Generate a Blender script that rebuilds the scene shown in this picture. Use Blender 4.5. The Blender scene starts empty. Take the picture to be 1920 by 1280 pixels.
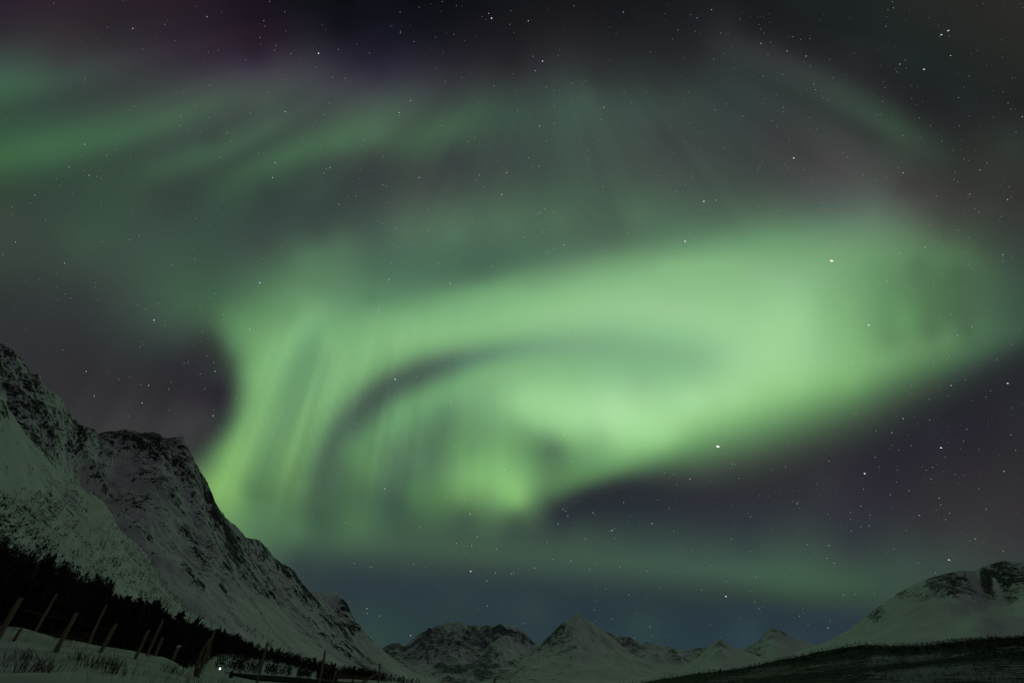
import bpy, math, random
import numpy as np
from mathutils import Vector

# ------------------------------------------------------------------ camera, sky light, exposure
scene = bpy.context.scene
COL = scene.collection
F = 853.3                       # focal length in photo pixels (16 mm on a 36 mm sensor, 1920 wide)
PITCH = math.radians(37.5)
CZ = 1.5
cam_data = bpy.data.cameras.new("camera")
cam_data.sensor_width = 36.0
cam_data.lens = 16.0
cam_data.clip_start = 0.1
cam_data.clip_end = 300000.0
cam = bpy.data.objects.new("camera", cam_data)
COL.objects.link(cam)
cam.location = (0, 0, CZ)
cam.rotation_euler = (math.radians(90) + PITCH, 0, 0)
scene.camera = cam
scene.view_settings.view_transform = 'Standard'
scene.view_settings.look = 'None'
scene.view_settings.exposure = 0.0
scene.view_settings.gamma = 1.0
scene.render.engine = 'CYCLES'
scene.cycles.max_bounces = 4
scene.cycles.diffuse_bounces = 2
scene.cycles.transparent_max_bounces = 24
scene.cycles.use_denoising = True

CP, SP = math.cos(PITCH), math.sin(PITCH)


def ray(px, py):
    """direction of a photo pixel, scaled so that its horizontal length is 1 (works on arrays)"""
    px = np.asarray(px, float); py = np.asarray(py, float)
    u = px - 960.0; up = 640.0 - py
    x = u; y = F * CP - up * SP; z = F * SP + up * CP
    h = np.hypot(x, y)
    return np.stack([x / h, y / h, z / h], -1)


def at(px, py, r):
    d = ray(px, py); r = np.asarray(r, float)
    p = d * r[..., None]
    p[..., 2] += CZ
    return p


def topx(P):
    """photo pixel of a world point"""
    x = P[..., 0]; y = P[..., 1]; z = P[..., 2] - CZ
    f = y * CP + z * SP; up = -y * SP + z * CP
    f = np.maximum(f, 1e-3)
    return 960 + F * x / f, 640 - F * up / f


def lin(c):
    c = np.asarray(c, float) / 255.0
    return np.where(c <= 0.04045, c / 12.92, ((c + 0.055) / 1.055) ** 2.4)


# night sky base: nearly black zenith, faint blue near the horizon (the sky itself gives off this light)
def base_sky(dz):
    """linear colour of the bare night sky as a function of the sine of the elevation"""
    t = np.clip(dz, 0, 1)[..., None]
    stops = [(0.0, (40, 62, 70)), (0.12, (36, 52, 62)), (0.25, (36, 40, 48)), (0.5, (30, 31, 38)), (0.8, (16, 18, 24)), (1.0, (11, 13, 18))]
    out = np.zeros(t.shape[:-1] + (3,))
    for (a, ca), (b, cb) in zip(stops[:-1], stops[1:]):
        m = (t >= a) & (t <= b)
        k = (t - a) / (b - a)
        out = np.where(m, lin(ca) * (1 - k) + lin(cb) * k, out)
    return out, stops


world = bpy.data.worlds.new("World")
scene.world = world
world.use_nodes = True
nt = world.node_tree
nt.nodes.clear()
n_out = nt.nodes.new('ShaderNodeOutputWorld')
n_bg = nt.nodes.new('ShaderNodeBackground')
n_tc = nt.nodes.new('ShaderNodeTexCoord')
n_sep = nt.nodes.new('ShaderNodeSeparateXYZ')
n_rmp = nt.nodes.new('ShaderNodeValToRGB')
nt.links.new(n_tc.outputs['Generated'], n_sep.inputs[0])
nt.links.new(n_sep.outputs['Z'], n_rmp.inputs[0])
_, stops = base_sky(np.array([0.0]))
els = n_rmp.color_ramp.elements
els[0].position = 0.0; els[0].color = (*lin(stops[0][1]), 1)
els[1].position = 1.0; els[1].color = (*lin(stops[-1][1]), 1)
for p, c in stops[1:-1]:
    e = els.new(p); e.color = (*lin(c), 1)
# the physically based sky, sun far below the horizon, adds its last trace of twilight
n_sky = nt.nodes.new('ShaderNodeTexSky')
n_sky.sky_type = 'NISHITA'
n_sky.sun_disc = False
n_sky.sun_elevation = math.radians(-12)
n_sky.sun_rotation = math.radians(180)
n_mix = nt.nodes.new('ShaderNodeMixRGB'); n_mix.blend_type = 'ADD'
n_mix.inputs[0].default_value = 0.02
nt.links.new(n_rmp.outputs[0], n_mix.inputs[1])
nt.links.new(n_sky.outputs[0], n_mix.inputs[2])
nt.links.new(n_mix.outputs[0], n_bg.inputs[0])
n_bg.inputs[1].default_value = 1.0
nt.links.new(n_bg.outputs[0], n_out.inputs[0])

# a faint low moonlight behind the camera, the only lamp besides the sky's own glow
sun_d = bpy.data.lights.new('moonlight', 'SUN'); sun_d.energy = 0.055; sun_d.angle = math.radians(0.5); sun_d.color = (1.0, 0.80, 0.88)
sun_o = bpy.data.objects.new('moonlight', sun_d); COL.objects.link(sun_o)
sun_o.rotation_euler = (math.radians(52), 0, math.radians(38))

# ------------------------------------------------------------------ helpers
rng = np.random.default_rng(7)
PERM = np.random.default_rng(3).random((256, 256))


def vnoise(x, y, seed=0):
    x = np.asarray(x, float) + seed * 17.31; y = np.asarray(y, float) + seed * 5.77
    xi = np.floor(x).astype(int); yi = np.floor(y).astype(int)
    fx = x - xi; fy = y - yi
    fx = fx * fx * fx * (fx * (fx * 6 - 15) + 10); fy = fy * fy * fy * (fy * (fy * 6 - 15) + 10)
    a = PERM[xi & 255, yi & 255]; b = PERM[(xi + 1) & 255, yi & 255]
    c = PERM[xi & 255, (yi + 1) & 255]; d = PERM[(xi + 1) & 255, (yi + 1) & 255]
    return (a * (1 - fx) + b * fx) * (1 - fy) + (c * (1 - fx) + d * fx) * fy


def fbm(x, y, octaves=5, seed=0, gain=0.5, ridged=False):
    s = 0.0; a = 1.0; tot = 0.0
    for o in range(octaves):
        n = vnoise(x * 2 ** o, y * 2 ** o, seed + o * 3)
        if ridged:
            n = 1 - np.abs(2 * n - 1)
        s = s + n * a; tot += a; a *= gain
    return s / tot


def mesh_from(verts, faces, name, smooth=True):
    me = bpy.data.meshes.new(name)
    verts = np.asarray(verts, np.float32); faces = np.asarray(faces, np.int32)
    n = faces.shape[1]
    me.vertices.add(len(verts)); me.vertices.foreach_set('co', verts.ravel())
    me.loops.add(faces.size); me.loops.foreach_set('vertex_index', faces.ravel())
    me.polygons.add(len(faces))
    me.polygons.foreach_set('loop_start', np.arange(0, faces.size, n, dtype=np.int32))
    me.polygons.foreach_set('loop_total', np.full(len(faces), n, np.int32))
    me.polygons.foreach_set('use_smooth', np.full(len(faces), smooth))
    me.update(calc_edges=True); me.validate()
    return me


def grid_faces(nu, nv):
    i = np.arange(nu - 1)[:, None]; j = np.arange(nv - 1)[None, :]
    a = i * nv + j
    return np.stack([a, a + nv, a + nv + 1, a + 1], -1).reshape(-1, 4)


def link(name, me, mat=None, parent=None):
    o = bpy.data.objects.new(name, me)
    COL.objects.link(o)
    if mat is not None and me is not None:
        me.materials.append(mat)
    if parent is not None:
        o.parent = parent
    return o


def tag(o, label=None, cat=None, group=None, kind=None):
    if label: o['label'] = label
    if cat: o['category'] = cat
    if group: o['group'] = group
    if kind: o['kind'] = kind
    return o


def empty(name, loc):
    o = bpy.data.objects.new(name, None)
    o.location = loc; o.empty_display_size = 0.1
    COL.objects.link(o)
    return o


def simple_mat(name, col, rough=0.8, noise=None, col2=None, bump=0.0):
    m = bpy.data.materials.new(name); m.use_nodes = True
    nt = m.node_tree; b = nt.nodes['Principled BSDF']
    b.inputs['Roughness'].default_value = rough
    b.inputs['Specular IOR Level'].default_value = 0.15
    b.inputs['Base Color'].default_value = (*col, 1)
    if noise:
        tc = nt.nodes.new('ShaderNodeTexCoord')
        mp = nt.nodes.new('ShaderNodeMapping'); mp.inputs['Scale'].default_value = noise
        nz = nt.nodes.new('ShaderNodeTexNoise'); nz.inputs['Scale'].default_value = 1.0; nz.inputs['Detail'].default_value = 6
        mx = nt.nodes.new('ShaderNodeMixRGB')
        mx.inputs[1].default_value = (*col, 1); mx.inputs[2].default_value = (*(col2 or col), 1)
        nt.links.new(tc.outputs['Object'], mp.inputs[0]); nt.links.new(mp.outputs[0], nz.inputs['Vector'])
        rp = nt.nodes.new('ShaderNodeValToRGB'); rp.color_ramp.elements[0].position = 0.38; rp.color_ramp.elements[1].position = 0.62
        nt.links.new(nz.outputs['Fac'], rp.inputs[0]); nt.links.new(rp.outputs[0], mx.inputs[0])
        nt.links.new(mx.outputs[0], b.inputs['Base Color'])
        if bump:
            bp = nt.nodes.new('ShaderNodeBump'); bp.inputs['Strength'].default_value = bump
            nt.links.new(nz.outputs['Fac'], bp.inputs['Height']); nt.links.new(bp.outputs[0], b.inputs['Normal'])
    return m


SNOW = (0.72, 0.725, 0.73)
ROCK = (0.060, 0.054, 0.055)


def mountain_mat(name, scale, stretch=2.2, snow=SNOW, rock=ROCK, soft=0.05, bump=0.6, bscale=1.0, contrast=1.35):
    m = bpy.data.materials.new(name); m.use_nodes = True
    nt = m.node_tree; L = nt.links; N = nt.nodes.new
    b = nt.nodes['Principled BSDF']
    b.inputs['Roughness'].default_value = 0.85
    b.inputs['Specular IOR Level'].default_value = 0.1
    fl = N('ShaderNodeAttribute'); fl.attribute_name = 'flow'
    rk = N('ShaderNodeAttribute'); rk.attribute_name = 'rock'
    mp = N('ShaderNodeMapping'); mp.inputs['Scale'].default_value = (1 / scale, 1 / (scale * stretch), 1 / scale)
    L.new(fl.outputs['Vector'], mp.inputs[0])
    n1 = N('ShaderNodeTexNoise'); n1.inputs['Scale'].default_value = 1; n1.inputs['Detail'].default_value = 10; n1.inputs['Roughness'].default_value = 0.74
    n1.inputs['Distortion'].default_value = 0.6
    L.new(mp.outputs[0], n1.inputs['Vector'])
    add = N('ShaderNodeMath'); add.operation = 'ADD'
    n5 = N('ShaderNodeTexNoise'); n5.inputs['Scale'].default_value = 4.3; n5.inputs['Detail'].default_value = 6; n5.inputs['Roughness'].default_value = 0.7
    L.new(mp.outputs[0], n5.inputs['Vector'])
    c1 = N('ShaderNodeMath'); c1.operation = 'MULTIPLY_ADD'; c1.inputs[1].default_value = contrast; c1.inputs[2].default_value = 0.5 - 0.5 * contrast - 0.35 * contrast
    c2 = N('ShaderNodeMath'); c2.operation = 'MULTIPLY_ADD'; c2.inputs[1].default_value = 0.7 * contrast
    L.new(n5.outputs['Fac'], c2.inputs[0]); L.new(n1.outputs['Fac'], c1.inputs[0]); L.new(c1.outputs[0], c2.inputs[2])
    L.new(c2.outputs[0], add.inputs[0]); L.new(rk.outputs['Fac'], add.inputs[1])
    mr = N('ShaderNodeMapRange'); mr.interpolation_type = 'SMOOTHSTEP'
    mr.inputs['From Min'].default_value = 1.0 - soft; mr.inputs['From Max'].default_value = 1.0 + soft
    L.new(add.outputs[0], mr.inputs['Value'])
    # broad tint changes of wind-packed snow
    n2 = N('ShaderNodeTexNoise'); n2.inputs['Scale'].default_value = 0.35; n2.inputs['Detail'].default_value = 7
    L.new(mp.outputs[0], n2.inputs['Vector'])
    sn = N('ShaderNodeMixRGB'); sn.inputs[1].default_value = (*[c * 0.86 for c in snow], 1); sn.inputs[2].default_value = (*[min(.85, c * 1.1) for c in snow], 1)
    r2 = N('ShaderNodeMapRange'); r2.inputs['From Min'].default_value = 0.3; r2.inputs['From Max'].default_value = 0.65
    L.new(n2.outputs['Fac'], r2.inputs['Value']); L.new(r2.outputs[0], sn.inputs[0])
    mx = N('ShaderNodeMixRGB')
    L.new(mr.outputs[0], mx.inputs[0]); L.new(sn.outputs[0], mx.inputs[1]); mx.inputs[2].default_value = (*rock, 1)
    L.new(mx.outputs[0], b.inputs['Base Color'])
    n3 = N('ShaderNodeTexNoise'); n3.inputs['Scale'].default_value = 0.8; n3.inputs['Detail'].default_value = 10; n3.inputs['Roughness'].default_value = 0.6
    L.new(mp.outputs[0], n3.inputs['Vector'])
    bp = N('ShaderNodeBump'); bp.inputs['Strength'].default_value = bump; bp.inputs['Distance'].default_value = scale * 0.35 * bscale
    L.new(n3.outputs['Fac'], bp.inputs['Height']); L.new(bp.outputs[0], b.inputs['Normal'])
    return m


def lineband(x, y, pts, w):
    """1 near a polyline that runs over a slope"""
    out = np.zeros_like(x)
    for (x0, y0), (x1, y1) in zip(pts[:-1], pts[1:]):
        dx, dy = x1 - x0, y1 - y0; L2 = dx * dx + dy * dy
        t = np.clip(((x - x0) * dx + (y - y0) * dy) / L2, 0, 1)
        d = np.hypot(x - x0 - t * dx, y - y0 - t * dy)
        out = np.maximum(out, np.exp(-(d / w) ** 2))
    return out


def idw(px, py, pts, sig=1.0, default=0.0):
    """smooth blend of control values (x, y, radius, value) over photo-pixel positions of the surface"""
    num = np.full(px.shape, default * 0.02); den = np.full(px.shape, 0.02)
    for x, y, rad, v in pts:
        w = np.exp(-(((px - x) ** 2 + (py - y) ** 2) / (2 * (rad * sig) ** 2)))
        num += w * v; den += w
    return num / den


def mountain(name, label, rows, nu, nv, p=1.35, amp=60, gully=260, jag=8, jscale=90, rock=(), rdef=0.3,
             mat=None, bumps=(), lines=(), ribw=0.25, back=None, seed=0, sink=40, gstretch=3.0, cat='mountain', vp=1.0):
    rows = np.array(rows, float)
    R = at(rows[:, 0], rows[:, 1], rows[:, 2]); Ft = at(rows[:, 3], rows[:, 4], rows[:, 5])
    seg = np.hypot(np.diff(rows[:, 0]), np.diff(rows[:, 1])); t = np.concatenate([[0], np.cumsum(seg)])
    s = np.linspace(0, t[-1], nu)
    Rr = np.stack([np.interp(s, t, R[:, k]) for k in range(3)], -1)
    # the foot line is smoother than the ridge
    kern = np.hanning(max(3, nu // 8)); kern /= kern.sum(); kl = len(kern) // 2
    def sm(a):
        q = np.concatenate([np.full(kl, a[0]), a, np.full(len(kern) - 1 - kl, a[-1])])
        return np.convolve(q, kern, 'valid')
    Ff = np.stack([sm(np.interp(s, t, Ft[:, k])) for k in range(3)], -1)
    Lr = np.concatenate([[0], np.cumsum(np.linalg.norm(np.diff(Rr, axis=0), axis=1))])
    Lf = np.concatenate([[0], np.cumsum(np.linalg.norm(np.diff(Ff, axis=0), axis=1))])
    Rr[:, 2] += jag * 2 * (fbm(Lr / jscale, Lr * 0 + 0.5, 5, seed + 11, 0.6) - 0.5)
    nb = 12
    vf = np.linspace(0, 1, nv) ** vp
    v = np.concatenate([-np.linspace(1, 0, nb, endpoint=False), vf])
    V = v[None, :]; Vc = np.clip(V, 0, 1)
    D = Ff - Rr; Hd = np.linalg.norm(D[:, :2], axis=1)
    P = Rr[:, None, :] + D[:, None, :] * V[..., None]
    zr = Rr[:, 2][:, None]; zf = Ff[:, 2][:, None]
    z = zf + (zr - zf) * (1 - Vc) ** p
    zb = zr + (zr - zf + sink) * np.clip(V, -1, 0)          # back slope
    z = np.where(V < 0, zb, z)
    U = (Lr[:, None] * (1 - Vc) + Lf[:, None] * Vc)
    W = Hd.mean() * Vc * 1.1 + np.zeros_like(U)
    gx = U / gully + 0.5 * fbm(U / gully * 0.7, W / gully * 0.5, 2, seed + 5)
    rid = fbm(gx, W / (gully * gstretch), 6, seed, 0.52, ridged=True)
    fine = fbm(U / (gully * 0.22), W / (gully * 0.4), 5, seed + 21, 0.6)
    hrel = np.clip((zr - zf) / max(1.0, (zr - zf).max()), 0, 1)
    fade = np.clip(V * 9, 0, 1) * (1 - Vc) ** 0.5
    z = z + hrel * fade * (amp * 2 * (rid - 0.62) + amp * 0.5 * (fine - 0.5))
    P[..., 2] = z
    fx, fy = topx(P)
    for (bx, by, rad, a) in bumps:
        P[..., 2] += a * np.exp(-(((fx - bx) ** 2 + (fy - by) ** 2) / (2 * rad * rad))) * np.clip(V * 6, 0, 1)
    P[..., 2] -= np.clip((Vc - 0.93) / 0.07, 0, 1) ** 2 * sink
    me = mesh_from(P.reshape(-1, 3), grid_faces(nu, nv + nb), name)
    a = me.attributes.new('flow', 'FLOAT_VECTOR', 'POINT')
    a.data.foreach_set('vector', np.stack([U, W, np.zeros_like(U)], -1).astype(np.float32).ravel())
    rk = idw(fx, fy, rock, default=rdef) + ribw * (rid - 0.6) + ribw * 0.5 * (fine - 0.5)
    for lp, lw, la in lines:
        rk = rk + la * lineband(fx, fy, lp, lw)
    a = me.attributes.new('rock', 'FLOAT', 'POINT')
    a.data.foreach_set('value', rk.astype(np.float32).ravel())
    o = link(name, me, mat)
    tag(o, label, None, None, 'structure')
    return P[:, nb:, :], fx[:, nb:], fy[:, nb:]


# ------------------------------------------------------------------ ground sheet (log-polar, reaches the horizon)
RK = np.array([0.0, 2.5, 6, 10, 13, 16, 20, 22.5, 27, 45, 80, 150, 250, 400, 700, 1500, 60000])
def zt(z, r): return (z - CZ) / r
GT = {   # tangent of the elevation of the ground at those distances, per photo column (near the bottom edge)
    -300: [0, -.6, -.14, .00, .025, .04, .062, .07, .045, .02, .035, .07, .12, .16, .17, .16, .0],
    0:    [0, -.6, -.14, .002, .018, .030, .055, .070, .045, .02, .03, .06, .10, .135, .15, .14, .0],
    100:  [0, -.6, -.14, .004, .020, .031, .052, .060, .040, .02, .03, .055, .09, .120, .13, .12, .0],
    200:  [0, -.6, -.14, .003, .018, .030, .044, .051, .035, .02, .03, .045, .075, .10, .11, .10, .0],
    300:  [0, -.6, -.14, .000, .011, .022, .036, .042, .030, .02, .03, .04, .055, .075, .085, .08, .0],
    400:  [0, -.6, -.14, -.02, .004, .009, .0135, .015, .0165, .019, .026, .043, .053, .062, .068, .055, .0],
    500:  [0, -.6, -.16, -.04, -.01, .000, .004, .006, .008, .011, .017, .031, .037, .043, .046, .035, .0],
    640:  [0, -.6, -.20, -.08, -.05, -.03, -.02, -.012, -.006, .000, .006, .011, .015, .020, .026, .022, .0],
    800:  [0, -.6, -.24, -.14, -.11, -.08, -.065, -.058, -.045, -.02, -.012, -.004, .000, .004, .007, .008, .0],
    1000: [0, -.6, -.25, -.15, -.115, -.094, -.075, -.067, -.056, -.033, -.019, -.01, -.006, -.003, .0, .002, .0],
}
_az = {k: math.degrees(math.atan2(*ray(k, 1240)[:2])) for k in GT}
AZK = sorted(_az.values()); _keys = sorted(GT, key=lambda k: _az[k])
AZK = [-180, -110] + AZK + [180]
flat = [-.0 if r == 0 else -CZ / r for r in RK]
TT = np.array([flat, flat] + [GT[k] for k in _keys] + [flat])


def ground_z(x, y, rough=True):
    x = np.asarray(x, float); y = np.asarray(y, float)
    az = np.degrees(np.arctan2(x, y)); r = np.maximum(np.hypot(x, y), 0.3)
    lr = np.log(r); LK = np.log(np.maximum(RK, 0.3))
    i = np.clip(np.searchsorted(AZK, az) - 1, 0, len(AZK) - 2)
    a0 = np.array(AZK)[i]; a1 = np.array(AZK)[i + 1]
    k = np.clip((az - a0) / (a1 - a0), 0, 1); k = k * k * (3 - 2 * k) * .5 + k * .5
    j = np.clip(np.searchsorted(LK, lr) - 1, 0, len(LK) - 2)
    q = np.clip((lr - LK[j]) / (LK[j + 1] - LK[j]), 0, 1)
    Z = TT * RK[None, :] + 0.0
    Z[:, 0] = -CZ
    q = q * q * (3 - 2 * q) * .5 + q * .5
    z = (Z[i, j] * (1 - k) + Z[i + 1, j] * k) * (1 - q) + (Z[i, j + 1] * (1 - k) + Z[i + 1, j + 1] * k) * q
    z = z + CZ
    if rough:
        z = z + 0.10 * (fbm(x / 1.7, y / 1.7, 4, 2) - 0.5) * np.clip(r / 6, 0, 1) + 0.004 * np.minimum(r, 400) * (fbm(x / 30, y / 30, 4, 9) - 0.5)
    return z


az_g = np.concatenate([np.linspace(-180, -62, 40, endpoint=False), np.linspace(-62, 0, 520, endpoint=False), np.linspace(0, 180, 90)])
r_g = np.concatenate([[0.3], np.geomspace(1.0, 60, 260), np.geomspace(62, 60000, 150)])
AZ, RG = np.meshgrid(np.radians(az_g), r_g, indexing='ij')
GX = RG * np.sin(AZ); GY = RG * np.cos(AZ); GZ = ground_z(GX, GY)
me = mesh_from(np.stack([GX, GY, GZ], -1).reshape(-1, 3), grid_faces(len(az_g), len(r_g)), 'ground')
snow_m = simple_mat('snow', (0.60, 0.61, 0.61), 0.8, (0.9, 0.9, 0.9), (0.42, 0.43, 0.42), 0.25)
g = link('ground', me, snow_m); tag(g, None, None, None, 'structure')

# ------------------------------------------------------------------ mountains
A_rows = [
    (-520, 360, 1650, 0, 1090, 450), (-300, 470, 1750, 120, 1130, 550), (-120, 560, 1850, 220, 1160, 640),
    (-40, 615, 1880, 280, 1180, 690), (0, 645, 1900, 300, 1188, 710), (20, 655, 1905, 310, 1190, 720),
    (45, 680, 1920, 325, 1193, 735), (55, 700, 1930, 332, 1195, 742), (75, 705, 1950, 345, 1198, 755),
    (80, 720, 1960, 352, 1200, 760), (100, 735, 2000, 370, 1204, 780), (112, 742, 2030, 385, 1207, 790),
    (122, 762, 2070, 400, 1210, 800), (135, 785, 2130, 412, 1213, 815), (150, 798, 2200, 424, 1216, 835),
    (170, 802, 2250, 436, 1219, 860), (185, 812, 2300, 448, 1222, 880), (200, 809, 2330, 460, 1225, 905),
    (235, 804, 2400, 485, 1229, 960), (262, 812, 2430, 505, 1233, 1010), (290, 811, 2460, 523, 1236, 1060),
    (310, 819, 2480, 538, 1239, 1100), (345, 820, 2500, 560, 1242, 1150), (352, 831, 2510, 566, 1243, 1170),
    (365, 868, 2550, 578, 1245, 1220), (375, 888, 2570, 590, 1247, 1260), (390, 920, 2600, 603, 1249, 1310),
    (405, 947, 2620, 618, 1251, 1370), (440, 985, 2700, 640, 1254, 1460), (461, 1018, 2720, 655, 1256, 1520),
    (493, 1066, 2700, 672, 1259, 1600), (541, 1122, 2600, 690, 1262, 1680), (586, 1171, 2500, 705, 1265, 1750),
    (628, 1211, 2400, 715, 1268, 1800), (690, 1241, 2300, 730, 1271, 1850), (740, 1266, 2200, 750, 1276, 1900)]
mA = mountain_mat('crag_and_snow', 30, 1.5, contrast=1.7)
PA, AX, AY = mountain(
    'near_mountain', 'high snowy mountain wall with dark crags filling the left side', A_rows, 760, 380, p=1.25, amp=75, gully=330,
    jag=15, jscale=45, seed=1, mat=mA, ribw=0.42, rdef=0.34,
    rock=[(10, 680, 40, .45), (60, 760, 40, .48), (100, 820, 40, .52), (125, 870, 30, .52), (160, 860, 30, .40), (175, 910, 40, .22),
          (210, 900, 30, .25), (230, 830, 35, .50), (290, 840, 35, .51), (340, 850, 25, .42), (260, 900, 40, .43), (330, 900, 35, .46), (380, 930, 25, .50),
          (400, 980, 28, .48), (430, 1030, 26, .50), (460, 1060, 22, .46), (350, 1000, 30, .40), (300, 990, 35, .26), (290, 1060, 30, .12), (340, 1090, 25, .16),
          (380, 1060, 20, .34), (400, 1110, 25, .22), (440, 1110, 20, .26), (490, 1100, 16, .44), (450, 1160, 30, .14), (500, 1170, 25, .14), (540, 1160, 20, .18), (380, 1150, 30, .14),
          (560, 1190, 25, .16), (600, 1225, 20, .18), (660, 1245, 20, .24)],
    lines=[([(390, 927), (415, 961), (427, 1005), (443, 1055), (465, 1092), (502, 1117)], 7, .14), ([(312, 933), (334, 967), (371, 1030), (384, 1067)], 9, .10), ([(346, 1055), (365, 1083), (381, 1099)], 5, .26),
           ([(415, 1096), (434, 1130)], 5, .30), ([(509, 1111), (531, 1146)], 4, .30), ([(540, 1124), (577, 1161), (615, 1202), (677, 1246), (724, 1274)], 4, .34), ([(404, 960), (420, 985), (438, 1012), (460, 1050)], 4, .12),
           ([(470, 1120), (490, 1150), (505, 1170)], 3, .22), ([(560, 1180), (575, 1205)], 3, .26), ([(640, 1200), (690, 1243)], 3, .2)],
    bumps=[(185, 900, 45, -60), (300, 950, 40, 25)])

B_rows = [
    (-420, 420, 850, -420, 1010, 330), (-200, 560, 900, -180, 1030, 340), (-60, 680, 960, -40, 1050, 350), (0, 733, 1000, 30, 1062, 365),
    (15, 767, 1020, 50, 1066, 372), (50, 817, 1060, 90, 1076, 388), (82, 852, 1100, 125, 1085, 400), (107, 880, 1130, 155, 1094, 415),
    (140, 905, 1160, 190, 1106, 430), (170, 924, 1190, 225, 1118, 445), (195, 943, 1200, 250, 1128, 460), (210, 968, 1190, 262, 1134, 470), (225, 993, 1180, 275, 1140, 480),
    (265, 1027, 1160, 310, 1155, 505), (284, 1056, 1120, 335, 1166, 530), (318, 1110, 1020, 365, 1178, 560), (360, 1150, 930, 400, 1192, 600), (420, 1188, 850, 450, 1210, 650), (480, 1215, 800, 500, 1225, 700)]
mB = mountain_mat('open_slope', 30, 1.5, contrast=1.5)
PB, BX, BY = mountain(
    'slope', 'smooth snow slope spotted with small trees below the crags', B_rows, 520, 300, p=1.15, amp=26, gully=220, jag=3,
    jscale=60, seed=4, mat=mB, ribw=0.22, rdef=0.18,
    rock=[(15, 780, 14, .44), (40, 800, 25, .18), (40, 860, 30, .18), (50, 920, 30, .30), (100, 930, 30, .40), (130, 970, 30, .36), (30, 960, 25, .34),
          (170, 970, 22, .14), (20, 1010, 25, .40), (90, 1010, 25, .30), (200, 1010, 30, .26), (240, 1050, 30, .26), (280, 1090, 25, .26), (150, 1050, 25, .16), (200, 1080, 25, .16),
          (320, 1150, 20, .2)])

A2_rows = [
    (400, 960, 3000, 640, 1250, 1700), (440, 985, 3200, 652, 1252, 1800), (462, 1006, 3300, 665, 1254, 1900), (487, 1011, 3350, 680, 1257, 2000), (500, 1026, 3400, 688, 1258, 2060), (512, 1041, 3450, 695, 1259, 2120),
    (535, 1060, 3520, 706, 1262, 2220), (548, 1078, 3560, 714, 1263, 2280), (560, 1090, 3600, 720, 1264, 2340), (576, 1108, 3650, 728, 1266, 2420), (602, 1147, 3650, 738, 1269, 2500), (631, 1179, 3600, 748, 1271, 2600),
    (680, 1224, 3500, 762, 1275, 2750), (740, 1262, 3400, 780, 1279, 2900)]
mA2 = mountain_mat('far_crag_and_snow', 90, 2.2, rock=(0.055, 0.05, 0.058))
PA2, A2X, A2Y = mountain(
    'second_mountain', 'steep snowy mountain shoulder standing behind the nearest wall', A2_rows, 360, 260, p=1.2, amp=70, gully=330, jag=10, jscale=90, seed=7, mat=mA2,
    ribw=0.4, rdef=0.36, rock=[(495, 1030, 20, .54), (525, 1060, 16, .55), (545, 1090, 16, .54), (510, 1085, 16, .40), (570, 1120, 14, .50), (600, 1160, 16, .48), (560, 1130, 15, .36), (640, 1200, 20, .42), (680, 1235, 18, .45)])

A3_rows = [
    (540, 1112, 4600, 730, 1266, 3200), (578, 1109, 4800, 742, 1268, 3400), (600, 1109, 4850, 750, 1270, 3500), (630, 1112, 4900, 758, 1271, 3600), (637, 1122, 4920, 761, 1272, 3650),
    (645, 1134, 4950, 765, 1273, 3700), (665, 1160, 5000, 772, 1274, 3800), (690, 1190, 5050, 780, 1275, 3950), (720, 1220, 5000, 792, 1277, 4100), (750, 1243, 4900, 805, 1279, 4200), (800, 1268, 4700, 830, 1282, 4300)]
PA3, _, _ = mountain(
    'third_mountain', 'flat topped snowy mountain shoulder tapering down to the valley floor', A3_rows, 320, 240, p=1.2, amp=80, gully=420, jag=6, jscale=110, seed=9,
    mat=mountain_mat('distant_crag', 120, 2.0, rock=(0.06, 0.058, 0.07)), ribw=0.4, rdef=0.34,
    rock=[(600, 1120, 16, .22), (632, 1150, 14, .56), (640, 1170, 12, .52), (615, 1140, 10, .3), (665, 1175, 14, .46), (700, 1215, 18, .40), (740, 1250, 20, .36)])

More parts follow.
